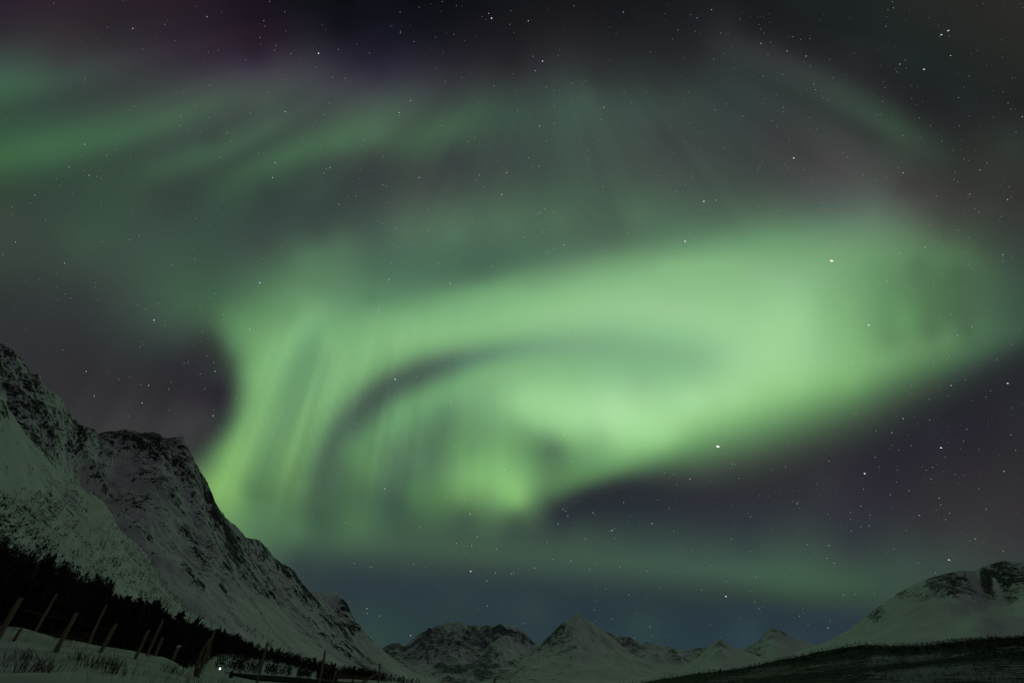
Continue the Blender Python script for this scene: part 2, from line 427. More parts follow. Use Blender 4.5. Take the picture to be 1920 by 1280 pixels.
C_mat = mountain_mat('distant_rock_and_snow', 110, 1.5, rock=(0.13, 0.13, 0.15), soft=0.14, contrast=1.4)  # rock lifted and blued: the haze of distant air is put into its colour
mountain('jagged_range', 'distant jagged snowy range left of the pyramid peak', [
    (640, 1262, 9000, 640, 1279, 6000), (690, 1232, 9000, 690, 1279, 6000), (720, 1213, 9000, 715, 1279, 6000), (745, 1203, 9000, 740, 1280, 6000), (763, 1205, 9000, 757, 1280, 6000), (778, 1194, 9000, 770, 1280, 6000),
    (790, 1186, 9000, 785, 1281, 6000), (805, 1181, 9000, 800, 1281, 6000), (815, 1174, 9000, 812, 1281, 6000), (828, 1170, 9000, 828, 1281, 6000), (845, 1169, 9000, 845, 1281, 6000), (862, 1165, 9000, 862, 1282, 6000),
    (872, 1168, 9000, 872, 1282, 6000), (876, 1172, 9000, 878, 1282, 6000), (890, 1171, 9000, 890, 1282, 6000), (900, 1174, 9000, 900, 1282, 6000), (912, 1170, 9000, 912, 1282, 6000), (923, 1176, 9000, 923, 1282, 6000), (935, 1170, 9000, 935, 1282, 6000),
    (958, 1175, 9000, 958, 1282, 6000), (965, 1180, 9000, 965, 1282, 6000), (973, 1178, 9000, 973, 1282, 6000), (985, 1185, 9000, 985, 1282, 6000), (1000, 1202, 9000, 1000, 1282, 6000), (1030, 1220, 9000, 1030, 1282, 6000), (1060, 1240, 9000, 1060, 1282, 6000)],
    460, 200, p=1.15, amp=170, gully=620, jag=26, jscale=260, seed=13, mat=C_mat, ribw=0.6, rdef=0.42, gstretch=2.0,
    rock=[(745, 1212, 16, .5), (800, 1200, 18, .54), (860, 1172, 12, .3), (835, 1190, 14, .50), (860, 1205, 12, .50), (790, 1225, 16, .46), (830, 1228, 14, .26), (900, 1190, 18, .55), (950, 1190, 18, .52), (885, 1225, 14, .30),
          (980, 1200, 12, .45), (760, 1235, 18, .36), (840, 1255, 25, .50)])
mountain('rocky_knoll', 'distant rounded knoll with a thin snow crest in front of the jagged range', [
    (860, 1262, 7600, 850, 1281, 5600), (880, 1238, 7600, 872, 1281, 5600), (905, 1216, 7600, 895, 1281, 5600), (925, 1202, 7600, 918, 1282, 5600), (943, 1191, 7600, 940, 1282, 5600), (957, 1192, 7600, 955, 1282, 5600),
    (968, 1204, 7600, 972, 1282, 5600), (985, 1213, 7600, 990, 1282, 5600), (1003, 1206, 7600, 1005, 1282, 5600), (1040, 1215, 7600, 1040, 1282, 5600), (1080, 1250, 7600, 1080, 1282, 5600)],
    260, 150, p=1.1, amp=90, gully=520, jag=5, jscale=200, seed=17, mat=C_mat, ribw=0.5, rdef=0.40, rock=[(940, 1200, 10, .3), (920, 1225, 16, .48), (960, 1225, 16, .44), (950, 1262, 20, .36)])
mountain('low_hills', 'low dark hummocks at the foot of the jagged range', [
    (700, 1270, 5600, 700, 1283, 4600), (760, 1256, 5600, 760, 1283, 4600), (800, 1249, 5600, 800, 1283, 4600), (830, 1243, 5600, 830, 1283, 4600), (865, 1248, 5600, 865, 1283, 4600), (890, 1240, 5600, 890, 1283, 4600),
    (920, 1246, 5600, 920, 1283, 4600), (960, 1240, 5600, 960, 1283, 4600), (1000, 1250, 5600, 1000, 1283, 4600), (1050, 1272, 5600, 1050, 1283, 4600)],
    300, 100, p=1.0, amp=60, gully=380, jag=14, jscale=260, seed=19, mat=C_mat, ribw=0.7, rdef=0.44, rock=[(780, 1258, 20, .44), (850, 1262, 20, .56), (900, 1262, 18, .48), (980, 1260, 22, .34)])
mountain('back_ridge', 'low jagged ridge running right from behind the pyramid peak', [
    (1080, 1190, 9500, 1080, 1282, 6500), (1125, 1181, 9500, 1125, 1282, 6500), (1138, 1184, 9500, 1138, 1282, 6500), (1150, 1189, 9500, 1150, 1282, 6500), (1165, 1193, 9500, 1165, 1282, 6500), (1180, 1194, 9500, 1180, 1282, 6500),
    (1192, 1200, 9500, 1192, 1282, 6500), (1203, 1206, 9500, 1203, 1282, 6500), (1212, 1203, 9500, 1212, 1282, 6500), (1228, 1208, 9500, 1228, 1282, 6500), (1240, 1212, 9500, 1240, 1282, 6500), (1260, 1214, 9500, 1260, 1282, 6500),
    (1290, 1218, 9500, 1290, 1282, 6500), (1305, 1214, 9500, 1305, 1282, 6500), (1325, 1214, 9500, 1325, 1282, 6500), (1380, 1225, 9500, 1380, 1282, 6500), (1460, 1250, 9500, 1460, 1282, 6500)],
    380, 160, p=1.6, amp=130, gully=520, jag=22, jscale=240, seed=23, mat=C_mat, ribw=0.5, rdef=0.30, gstretch=2.0,
    rock=[(1150, 1195, 12, .52), (1185, 1202, 12, .52), (1210, 1210, 9, .56), (1255, 1220, 9, .52), (1300, 1225, 12, .54), (1230, 1232, 16, .26), (1260, 1245, 16, .25), (1280, 1240, 14, .38)])
P_rows = [
    (940, 1266, 6200, 860, 1284, 3600), (965, 1248, 6400, 880, 1284, 3600), (985, 1230, 6600, 900, 1284, 3600), (1003, 1214, 6800, 925, 1284, 3600), (1020, 1201, 6900, 950, 1284, 3600), (1035, 1186, 7000, 975, 1284, 3600),
    (1052, 1168, 7000, 1005, 1284, 3600), (1065, 1163, 7000, 1030, 1284, 3600), (1075, 1153, 7000, 1060, 1283, 3600), (1082, 1147, 7000, 1082, 1283, 3600), (1090, 1152, 7000, 1110, 1283, 3600), (1105, 1164, 7000, 1140, 1282, 3600),
    (1125, 1177, 7000, 1165, 1281, 3600), (1142, 1190, 6900, 1185, 1280, 3600), (1160, 1205, 6700, 1205, 1278, 3600), (1180, 1222, 6500, 1225, 1276, 3600), (1215, 1238, 6100, 1260, 1275, 3600), (1262, 1252, 5600, 1300, 1275, 3600), (1320, 1268, 5000, 1350, 1278, 3600)]
mountain('pyramid_peak', 'pointed pyramid shaped snowy peak in the middle of the horizon', P_rows, 460, 240, p=1.45, amp=95, gully=560, jag=7, jscale=200, seed=29,
         mat=mountain_mat('peak_rock_and_snow', 85, 1.6, rock=(0.085, 0.085, 0.10), soft=0.14, contrast=1.4), ribw=0.45, rdef=0.22,  # peak rock paler and bluer, with aerial haze painted into the colour
         rock=[(1082, 1160, 12, .28), (1100, 1180, 14, .28), (1048, 1185, 11, .54), (1030, 1205, 14, .54), (1065, 1205, 13, .50), (1095, 1212, 13, .46), (1120, 1200, 12, .36), (1070, 1222, 10, .52), (1010, 1225, 11, .46), (1140, 1215, 14, .36),
               (1000, 1255, 25, .32), (1100, 1250, 30, .20), (1060, 1245, 12, .34), (950, 1270, 14, .46), (1180, 1250, 20, .2)])
mountain('small_cone_peak', 'small smooth snowy cone right of the pyramid peak', [
    (1230, 1268, 5600, 1230, 1278, 3500), (1270, 1256, 5700, 1270, 1278, 3500), (1300, 1240, 5800, 1295, 1276, 3500), (1325, 1217, 5800, 1320, 1275, 3500), (1340, 1203, 5800, 1338, 1275, 3500), (1350, 1196, 5800, 1350, 1274, 3500), (1359, 1201, 5800, 1362, 1274, 3500),
    (1375, 1211, 5800, 1380, 1272, 3500), (1394, 1218, 5800, 1400, 1271, 3500), (1420, 1228, 5700, 1430, 1270, 3500), (1460, 1238, 5600, 1470, 1268, 3500), (1520, 1250, 5400, 1530, 1264, 3500)],
    260, 140, p=1.35, amp=45, gully=420, jag=4, jscale=160, seed=31, mat=C_mat, ribw=0.35, rdef=0.2, rock=[(1350, 1202, 8, .44), (1335, 1220, 10, .3), (1375, 1240, 14, .2), (1300, 1250, 14, .12)])
mountain('humped_peak', 'small humped snowy peak with a dark left flank right of the small cone', [
    (1340, 1250, 6800, 1340, 1272, 4400), (1375, 1228, 6800, 1375, 1270, 4400), (1397, 1214, 6800, 1395, 1268, 4400), (1412, 1207, 6800, 1410, 1267, 4400), (1426, 1198, 6800, 1424, 1266, 4400), (1434, 1182, 6800, 1436, 1265, 4400), (1448, 1177, 6800, 1450, 1264, 4400),
    (1461, 1180, 6800, 1465, 1263, 4400), (1484, 1193, 6800, 1490, 1262, 4400), (1500, 1200, 6800, 1505, 1261, 4400), (1526, 1207, 6800, 1530, 1259, 4400), (1560, 1218, 6800, 1565, 1256, 4400), (1620, 1240, 6800, 1620, 1252, 4400)],
    260, 150, p=1.3, amp=55, gully=480, jag=5, jscale=160, seed=37, mat=C_mat, ribw=0.4, rdef=0.25, rock=[(1445, 1184, 9, .45), (1412, 1215, 11, .50), (1432, 1200, 9, .44), (1470, 1190, 9, .46), (1460, 1215, 14, .22), (1500, 1225, 20, .2)])
R_rows = [
    (1490, 1222, 4800, 1480, 1258, 3000), (1526, 1211, 4700, 1520, 1250, 2900), (1558, 1198, 4600, 1555, 1243, 2800), (1594, 1178, 4500, 1590, 1238, 2700), (1623, 1156, 4400, 1625, 1234, 2600), (1655, 1130, 4350, 1660, 1230, 2550),
    (1687, 1109, 4300, 1700, 1226, 2500), (1707, 1097, 4300, 1725, 1223, 2500), (1736, 1085, 4300, 1760, 1220, 2450), (1760, 1077, 4300, 1785, 1218, 2450), (1778, 1073, 4300, 1805, 1216, 2400), (1804, 1068, 4300, 1830, 1214, 2400), (1830, 1070, 4300, 1855, 1212, 2400), (1839, 1062, 4280, 1865, 1211, 2400),
    (1863, 1055, 4250, 1885, 1209, 2400), (1881, 1051, 4250, 1900, 1208, 2400), (1900, 1051, 4230, 1915, 1207, 2400), (1920, 1053, 4200, 1935, 1206, 2400), (1990, 1060, 4100, 2000, 1202, 2400), (2150, 1075, 4000, 2150, 1195, 2300), (2400, 1090, 3800, 2400, 1180, 2200)]
mountain('round_mountain', 'broad rounded snowy mountain with dark crag bands on the right', R_rows, 420, 260, p=1.25, amp=50, gully=480, jag=6, jscale=150, seed=41,
         mat=mountain_mat('round_mountain_rock_and_snow', 48, 1.5, rock=(0.055, 0.05, 0.055), soft=0.08, contrast=1.5), ribw=0.25, rdef=0.15,
         rock=[(1600, 1180, 14, .1), (1640, 1146, 8, .50), (1690, 1110, 7, .60), (1700, 1150, 18, .18), (1720, 1125, 9, .44), (1710, 1170, 20, .12), (1760, 1094, 10, .50), (1785, 1098, 12, .58), (1806, 1090, 8, .54), (1820, 1105, 8, .44), (1778, 1112, 9, .50),
               (1825, 1080, 6, .2), (1845, 1080, 6, .80), (1846, 1096, 6, .75), (1860, 1085, 4, .1), (1876, 1072, 9, .66), (1880, 1100, 9, .60), (1905, 1085, 12, .60), (1910, 1108, 8, .56), (1850, 1130, 18, .12), (1920, 1135, 18, .14), (1800, 1140, 18, .1), (1990, 1090, 30, .46)],
         bumps=[(1865, 1112, 38, -55)])
mountain('snow_shoulder', 'smooth rolling snow shoulder in front of the round mountain', [
    (1500, 1232, 3600, 1500, 1245, 2200), (1560, 1214, 3500, 1560, 1240, 2100), (1620, 1196, 3400, 1620, 1234, 2000), (1680, 1172, 3300, 1680, 1230, 1950), (1718, 1148, 3300, 1720, 1227, 1900), (1750, 1132, 3300, 1750, 1224, 1900), (1778, 1128, 3300, 1780, 1222, 1900),
    (1800, 1135, 3250, 1800, 1220, 1900), (1818, 1143, 3200, 1820, 1218, 1850), (1855, 1147, 3150, 1855, 1215, 1850), (1920, 1156, 3100, 1920, 1210, 1800), (2050, 1165, 3000, 2050, 1205, 1800), (2300, 1175, 2900, 2300, 1190, 1700)],
    320, 160, p=1.2, amp=30, gully=700, jag=2, jscale=300, seed=43, mat=C_mat, ribw=0.12, rdef=0.08, rock=[(1700, 1200, 60, .1)],
    bumps=[(1840, 1180, 25, 28), (1760, 1190, 30, -22)])
H_rows = [
    (1080, 1293, 800, 1080, 1330, 60), (1150, 1285, 780, 1150, 1330, 60), (1200, 1279, 760, 1200, 1330, 60), (1250, 1272, 740, 1250, 1330, 60), (1300, 1264, 720, 1300, 1330, 60), (1397, 1251, 680, 1397, 1330, 58), (1481, 1236, 640, 1481, 1332, 56), (1558, 1223, 600, 1558, 1335, 54),
    (1623, 1213, 570, 1623, 1338, 52), (1687, 1213, 550, 1687, 1340, 50), (1752, 1212, 530, 1752, 1343, 50), (1804, 1205, 510, 1804, 1345, 50), (1860, 1201, 500, 1860, 1350, 50), (1920, 1197, 490, 1920, 1355, 50), (2050, 1188, 470, 2050, 1360, 50), (2300, 1175, 450, 2300, 1370, 50)]
mH = mountain_mat('scrub_hillside', 10, 0.4, snow=(0.30, 0.30, 0.30), rock=(0.013, 0.011, 0.012), soft=0.12, contrast=2.0)
PH, HX, HY = mountain('hillside', 'dark scrub covered hillside in the lower right corner', H_rows, 420, 220, p=1.0, amp=5, gully=90, jag=0.6, jscale=40, seed=47, mat=mH, ribw=0.5, rdef=0.56, sink=6, vp=1.6,
                    lines=[([(1080, 1293), (1300, 1268), (1481, 1241), (1600, 1222), (1752, 1217), (1920, 1203), (2200, 1185)], 8, .35), ([(1640, 1254), (1780, 1238), (1920, 1226)], 4, .35), ([(1400, 1276), (1560, 1262), (1700, 1246)], 5, .3),
                           ([(1640, 1234), (1760, 1228)], 6, -.30), ([(1410, 1254), (1480, 1248)], 4, -.26), ([(1690, 1264), (1820, 1252)], 6, -.26), ([(1820, 1216), (1900, 1212)], 3, -.2), ([(1520, 1248), (1590, 1240)], 4, -.2)],
                    rock=[(1300, 1270, 30, .56), (1440, 1245, 20, .42), (1480, 1250, 20, .52), (1580, 1240, 30, .66), (1650, 1232, 22, .44), (1720, 1250, 24, .48), (1800, 1235, 20, .46), (1850, 1220, 18, .66), (1700, 1218, 14, .6), (1850, 1260, 30, .54), (1790, 1262, 20, .66), (1500, 1272, 40, .66)])

# ------------------------------------------------------------------ woods and scrub (nobody could count them: stuff)
bark_m = simple_mat('dark_bark', (0.022, 0.018, 0.016), 0.95)
TW = 0.012


def tree_proto(n_leaf, seed, trunk=True, spruce=False, leaf=1.0):
    rg = np.random.default_rng(seed)
    V = []; Fc = []
    if trunk:
        for k in range(3):
            a = k * 2.094
            V.append((math.cos(a) * 0.018, math.sin(a) * 0.018, -0.08))
        V.append((rg.normal() * 0.03, rg.normal() * 0.03, 0.95))
        Fc += [(0, 1, 3), (1, 2, 3), (2, 0, 3)]
    for k in range(n_leaf):
        z = rg.uniform(0.22, 1.0)
        wid = (0.05 + 0.30 * (1 - z)) if spruce else 0.30 * math.sin(math.pi * min(1, (z - 0.12) / 0.92)) ** 0.7
        a = rg.uniform(0, 6.283); rr = wid * math.sqrt(rg.uniform(0, 1))
        cx, cy = rr * math.cos(a), rr * math.sin(a)
        s = rg.uniform(0.025, 0.07) * leaf
        i = len(V)
        for q in range(3):
            V.append((cx + rg.normal() * s * .7, cy + rg.normal() * s * .7, z + rg.normal() * s + (0.1 if q == 0 else 0)))
        Fc.append((i, i + 1, i + 2))
    return np.array(V), np.array(Fc)


def wood(name, label, pts, heights, n_leaf, mat, seed=0, trunk=True, spruce=0.0, leaf=1.0):
    protos = [tree_proto(n_leaf, seed * 50 + k, trunk, k < 12 * spruce, leaf) for k in range(12)]
    rg = np.random.default_rng(seed)
    which = rg.integers(0, 12, len(pts)); ang = rg.uniform(0, 6.283, len(pts)); wd = rg.uniform(0.7, 1.3, len(pts))
    VV = []; FF = []; off = 0
    for k in range(12):
        idx = np.nonzero(which == k)[0]
        if len(idx) == 0: continue
        V, Fc = protos[k]
        c = np.cos(ang[idx])[:, None]; s = np.sin(ang[idx])[:, None]
        h = heights[idx][:, None]; w = wd[idx][:, None] * h
        X = (V[None, :, 0] * c - V[None, :, 1] * s) * w + pts[idx, 0][:, None]
        Y = (V[None, :, 0] * s + V[None, :, 1] * c) * w + pts[idx, 1][:, None]
        Z = V[None, :, 2] * h + pts[idx, 2][:, None]
        VV.append(np.stack([X, Y, Z], -1).reshape(-1, 3))
        FF.append((Fc[None] + (np.arange(len(idx)) * len(V))[:, None, None] + off).reshape(-1, 3)); off += len(idx) * len(V)
    me = mesh_from(np.concatenate(VV), np.concatenate(FF), name, False)
    o = link(name, me, mat); tag(o, label, None, None, 'stuff')
    return o


def ground_scatter(n, pxr, rr, mask=None, seed=0):
    rg = np.random.default_rng(seed)
    px = rg.uniform(*pxr, n); r = np.exp(rg.uniform(math.log(rr[0]), math.log(rr[1]), n))
    d = ray(px, np.full(n, 1240.0)); x = d[:, 0] * r; y = d[:, 1] * r
    z = ground_z(x, y)
    P = np.stack([x, y, z], -1)
    fx, fy = topx(P)
    k = np.ones(n, bool) if mask is None else mask(px, r, fx, fy, rg)
    return P[k], r[k]


# black birch wood between the snow bank and the slope
def forest_mask(px, r, fx, fy, rg):
    lo = np.interp(px, [-200, 330, 380, 420, 500, 600, 660, 800], [55, 60, 95, 135, 165, 200, 230, 600])
    keep = r > lo * (1 + 0.15 * (fbm(px / 40, r * 0, 3, 5) - .5))
    dens = fbm(px / 60, np.log(r) * 9, 3, 8)
    keep &= ~((px > 330) & (dens < 0.42) & (r > 150))
    hi = np.interp(px, [-200, 50, 160, 260, 400, 500, 700], [430, 400, 330, 320, 330, 330, 700]) * (0.85 + 0.5 * (fbm(px / 25, px * 0 + .3, 3, 15) - 0.3))
    keep &= (r < hi)
    return keep


FP, FR = ground_scatter(15000, (-260, 790), (55, 900), forest_mask, 11)
_pxf, _ = topx(FP)
fh = rng.uniform(3.2, 6.5, len(FP)) * np.clip(FR / 140, 0.8, 1.25) * np.interp(_pxf, [0, 200, 330, 480, 700], [1.1, 1.0, .85, .55, .7])
wood('birch_wood', 'dense black birch wood along the foot of the mountain', FP, fh, 46, bark_m, 1, spruce=0.3)
# small shrubs on the open snow near the wood
SPt, SR = ground_scatter(9000, (380, 640), (55, 200), lambda px, r, fx, fy, rg: (np.abs(fy - np.interp(px, [380, 440, 480, 540, 640], [1245, 1254, 1260, 1266, 1276]) - 3 * rg.normal(size=len(px))) < 1.4) & (fbm(px / 12, r * 0, 3, 31) > 0.42), 12)
wood('shrubs', 'low bare shrubs on the open snow below the wood', SPt, rng.uniform(0.5, 1.5, len(SPt)), 16, bark_m, 2, trunk=False, leaf=1.6)


def surf_scatter(P, fx, fy, n, prob, seed):
    rg = np.random.default_rng(seed)
    nu, nv = fx.shape
    iu = rg.uniform(0, nu - 1.001, n); iv = rg.uniform(0, nv - 1.001, n)
    a = iu.astype(int); b = iv.astype(int); s = (iu - a)[:, None]; t = (iv - b)[:, None]
    Q = (P[a, b] * (1 - s) + P[a + 1, b] * s) * (1 - t) + (P[a, b + 1] * (1 - s) + P[a + 1, b + 1] * s) * t
    x = fx[a, b]; y = fy[a, b]
    # equal density per photo area
    jac = np.abs((fx[a + 1, b] - fx[a, b]) * (fy[a, b + 1] - fy[a, b]) - (fx[a, b + 1] - fx[a, b]) * (fy[a + 1, b] - fy[a, b]))
    jac = jac / np.percentile(jac, 90)
    keep = (rg.uniform(0, 1, n) < prob(x, y) * np.clip(jac, 0, 1)) & (x > -250) & (x < 2150)
    return Q[keep]


def lineband(x, y, pts, w):
    """1 near a polyline drawn over the slope"""
    out = np.zeros_like(x)
    for (x0, y0), (x1, y1) in zip(pts[:-1], pts[1:]):
        dx, dy = x1 - x0, y1 - y0; L2 = dx * dx + dy * dy
        t = np.clip(((x - x0) * dx + (y - y0) * dy) / L2, 0, 1)
        d = np.hypot(x - x0 - t * dx, y - y0 - t * dy)
        out = np.maximum(out, np.exp(-(d / w) ** 2))
    return out


def prob_B(x, y):
    p = 0.02 + 0.0 * x
    p = p + 0.9 * idw(x, y, [(60, 950, 22, .8), (115, 960, 24, 1), (30, 975, 20, .9), (160, 1000, 18, .3), (20, 1030, 20, 1), (60, 1030, 16, .7), (200, 1010, 20, .9), (235, 1050, 20, 1.2), (262, 1075, 18, 1.3), (285, 1100, 14, 1.2), (130, 1030, 14, .15),
                              (190, 1070, 16, .3), (40, 880, 40, .0), (100, 890, 30, .0), (170, 950, 20, .0), (300, 1140, 22, .8), (90, 1050, 14, .6)], default=0.03)
    p = p + 0.9 * lineband(x, y, [(100, 975), (150, 1015), (200, 1065), (260, 1115), (310, 1150)], 5)
    p = p + 0.9 * lineband(x, y, [(200, 975), (225, 1000), (262, 1028), (285, 1060), (315, 1112), (360, 1150)], 4)
    p = p + 0.7 * lineband(x, y, [(0, 985), (60, 1015), (120, 1045), (200, 1085)], 4)
    n = fbm(x / 14, y / 14, 3, 77)
    return np.clip(p * (0.3 + 1.4 * (n > 0.48)), 0, 1)


QB = surf_scatter(PB, BX, BY, 30000, prob_B, 21)
wood('mountain_birch', 'small dark birches dotted over the near snow slope', QB, rng.uniform(3.0, 7.0, len(QB)), 12, bark_m, 3, trunk=False, leaf=1.7)


def prob_A(x, y):
    low = np.clip((y - np.interp(x, [200, 350, 450, 600, 760], [1120, 1120, 1160, 1225, 1262])) / 45, 0, 1)
    p = 0.22 * low
    p = p + 1.0 * lineband(x, y, [(500, 1204), (520, 1218), (560, 1235)], 3)
    p = p + 0.9 * lineband(x, y, [(540, 1122), (586, 1168), (640, 1215), (700, 1252), (760, 1272)], 2.5)
    p = p + 0.6 * lineband(x, y, [(440, 1165), (480, 1195), (560, 1232)], 3)
    n = fbm(x / 10, y / 10, 3, 78)
    return np.clip(p * (0.3 + 1.4 * (n > 0.46)), 0, 1)


QA = surf_scatter(PA, AX, AY, 60000, prob_A, 22)
wood('far_birch', 'scattered dark birches on the lower mountain side', QA, rng.uniform(4.0, 8.5, len(QA)), 10, bark_m, 4, trunk=False, leaf=2.0)


def prob_H(x, y):
    top = np.interp(x, [1080, 1300, 1481, 1623, 1752, 1920, 2300], [1293, 1264, 1236, 1213, 1212, 1197, 1175])
    d = y - top
    n = fbm(x / 70, d / 6, 4, 79)
    p = 0.55 + 2.0 * (n - 0.5)
    p = np.where(d < 7, 0.95, p)
    p = p + 1.0 * lineband(x, y, [(1300, 1268), (1400, 1256), (1560, 1234), (1700, 1224), (1920, 1206)], 3)
    p = p + 0.8 * lineband(x, y, [(1640, 1252), (1760, 1240), (1920, 1224)], 4)
    return np.clip(p, 0, 1)


QH = surf_scatter(PH, HX, HY, 60000, prob_H, 23)
dist = np.hypot(QH[:, 0], QH[:, 1])
wood('hillside_scrub', 'dark leafless scrub covering the lower right hillside', QH, rng.uniform(1.2, 3.0, len(QH)) * 0.7 * np.clip(dist / 400, 0.25, 1.2), 14, bark_m, 5, trunk=False, leaf=2.0)

# ------------------------------------------------------------------ fence, gate, coil, lamp and small things near the camera
wood_m = simple_mat('weathered_wood', (0.27, 0.225, 0.14), 0.85, (14, 14, 1.6), (0.17, 0.145, 0.09), 0.3)
wood_dark = simple_mat('dark_damp_wood', (0.16, 0.11, 0.07), 0.85, (14, 14, 2), (0.09, 0.062, 0.04), 0.3)
wire_m = simple_mat('rusty_wire', (0.16, 0.13, 0.09), 0.6)


def tube(path, radii, n=8, cap=True, jitter=0.0, seed=0):
    rg = np.random.default_rng(seed)
    path = np.asarray(path, float); radii = np.asarray(radii, float) + np.zeros(len(path))
    V = []; Fc = []
    T = np.gradient(path, axis=0); T /= np.linalg.norm(T, axis=1)[:, None]
    ref = np.array([0.0, 0.0, 1.0]) if abs(T[0][2]) < 0.8 else np.array([1.0, 0, 0])
    nrm = np.cross(T[0], ref); nrm /= np.linalg.norm(nrm)
    prof = 1 + jitter * rg.normal(size=n)
    for p, t, r in zip(path, T, radii):
        nrm = nrm - t * nrm.dot(t); nrm /= np.linalg.norm(nrm)
        b = np.cross(t, nrm)
        for k in range(n):
            a = 2 * math.pi * k / n
            V.append(p + (nrm * math.cos(a) + b * math.sin(a)) * r * prof[k] * (1 + jitter * .5 * rg.normal()))
    m = len(path)
    for i in range(m - 1):
        for k in range(n):
            Fc.append((i * n + k, i * n + (k + 1) % n, (i + 1) * n + (k + 1) % n, (i + 1) * n + k))
    if cap:
        c0 = len(V); V.append(path[0]); V.append(path[-1])
        for k in range(n):
            Fc.append((c0, (k + 1) % n, k, k)); Fc.append((c0 + 1, (m - 1) * n + k, (m - 1) * n + (k + 1) % n, (m - 1) * n + (k + 1) % n))
    return V, Fc


def join(parts):
    V = []; Fc = []
    for v, f in parts:
        o = len(V); V += list(v); Fc += [tuple(i + o for i in q) for q in f]
    return V, Fc


def py_mesh(name, V, Fc, smooth=False):
    me = bpy.data.meshes.new(name)
    cl = []
    for f in Fc:
        g = []
        for i in f:
            if i not in g: g.append(i)
        if len(g) > 2: cl.append(g)
    me.from_pydata([tuple(map(float, v)) for v in V], [], cl)
    for p in me.polygons: p.use_smooth = smooth
    me.update()
    return me


def depth_for(top, base, h):
    """distance y at which the pixel pair spans a height h (post upright in its own x-z plane)"""
    def z_at(py, y):
        v = (py - 640) / F
        return y * (SP - v * CP) / (CP + v * SP)
    return h / (z_at(top[1], 1.0) - z_at(base[1], 1.0))


def pt_y(px, py, y):
    v = (py - 640) / F
    z = y * (SP - v * CP) / (CP + v * SP)
    d = y * CP + z * SP
    return np.array([(px - 960) / F * d, y, z + CZ]), d


def post(parent, top, base, wpx, h=1.1, mat=None, seed=0, name='post', y=None):
    y = y or depth_for(top, base, h)
    T, d = pt_y(*top, y); B, _ = pt_y(*base, y)
    ax = T - B
    gz = float(ground_z(B[0], B[1]))
    low = B - ax / ax[2] * max(0.05, (B[2] - gz) + 0.3)
    r = wpx / F * d / 2 * 0.88
    q = np.linspace(0, 1, 7)[:, None]
    path = low * (1 - q) + T * q
    rg = np.random.default_rng(seed)
    path[1:-1] += rg.normal(size=(5, 3)) * np.array([.003, .003, 0])
    V, Fc = tube(path, r * np.array([1.08, 1.06, 1.04, 1.02, 1, .99, .94]), 9, jitter=0.04, seed=seed)
    o = link(name, py_mesh(name, np.array(V) - np.array(parent.location) if parent else V, Fc, True), mat or wood_m, parent)
    return o, T, B, y, r


def wires(parent, items, fracs, name='wire', sag=0.03, thick=0.0028):
    for f in fracs:
        path = []
        for (T0, B0), (T1, B1) in zip(items[:-1], items[1:]):
            a = B0 + (T0 - B0) * f; b = B1 + (T1 - B1) * f
            for k in range(6):
                t = k / 6.0
                p = a * (1 - t) + b * t; p[2] -= sag * 4 * t * (1 - t); path.append(p)
        path.append(b)
        V, Fc = tube(path, thick, 4)
        link(name, py_mesh(name, np.array(V) - np.array(parent.location), Fc, True), wire_m, parent)


near = [((40, 1120), (-33, 1245), 9.5), ((144, 1148), (91, 1244), 8.0), ((218, 1168), (172, 1252), 7.5), ((279, 1180), (238, 1267), 6.5), ((305, 1194), (275, 1269), 6.0), ((334, 1213), (311, 1267), 6.5)]
f1 = empty('wire_fence', tuple(pt_y(172, 1252, depth_for((218, 1168), (172, 1252), 1.1))[0]))
tag(f1, 'front wire fence of thick leaning wooden posts on the snow bank', 'fence')
it = []
for i, (t, b, w) in enumerate(near):
    o, T, B, y, r = post(f1, t, b, w, 1.1 if i < 5 else 0.85, seed=i)
    it.append((T, B))
    if i == 5:
        o['label'] = 'short post with a lump of snow on its top'
        rg = np.random.default_rng(5)
        V = []; Fc = []
        for a in range(7):
            for k in range(10):
                th = math.pi * a / 6; ph = 2 * math.pi * k / 10
                q = 1 + .12 * rg.normal()
                V.append(T - np.array(f1.location) + np.array([.085 * q * math.sin(th) * math.cos(ph), .085 * q * math.sin(th) * math.sin(ph), .03 + .05 * math.cos(th)]))
        for a in range(6):
            for k in range(10):
                Fc.append((a * 10 + k, a * 10 + (k + 1) % 10, (a + 1) * 10 + (k + 1) % 10, (a + 1) * 10 + k))
        c = link('snow_cap', py_mesh('snow_cap', V, Fc, True), snow_m, o)
wires(f1, it, (0.25, 0.55, 0.85))

far = [((107, 1112), (57, 1200), 5.0), ((200, 1133), (162, 1214), 5.0), ((306, 1160), (267, 1248), 5.0)]
f2 = empty('wire_fence', tuple(pt_y(162, 1214, depth_for((200, 1133), (162, 1214), 1.3))[0]))
tag(f2, 'rear wire fence of three thinner tall posts behind the thick ones', 'fence')
it = []
for i, (t, b, w) in enumerate(far):
    o, T, B, y, r = post(f2, t, b, w, 1.3, seed=20 + i); it.append((T, B))
wires(f2, it, (0.3, 0.6, 0.88))

sk, *_ = post(None, (40, 1177), (3, 1237), 5.5, 0.7, wood_dark, 31, 'leaning_stake')
tag(sk, 'short dark leaning stake on the snow at the left edge', 'stake')

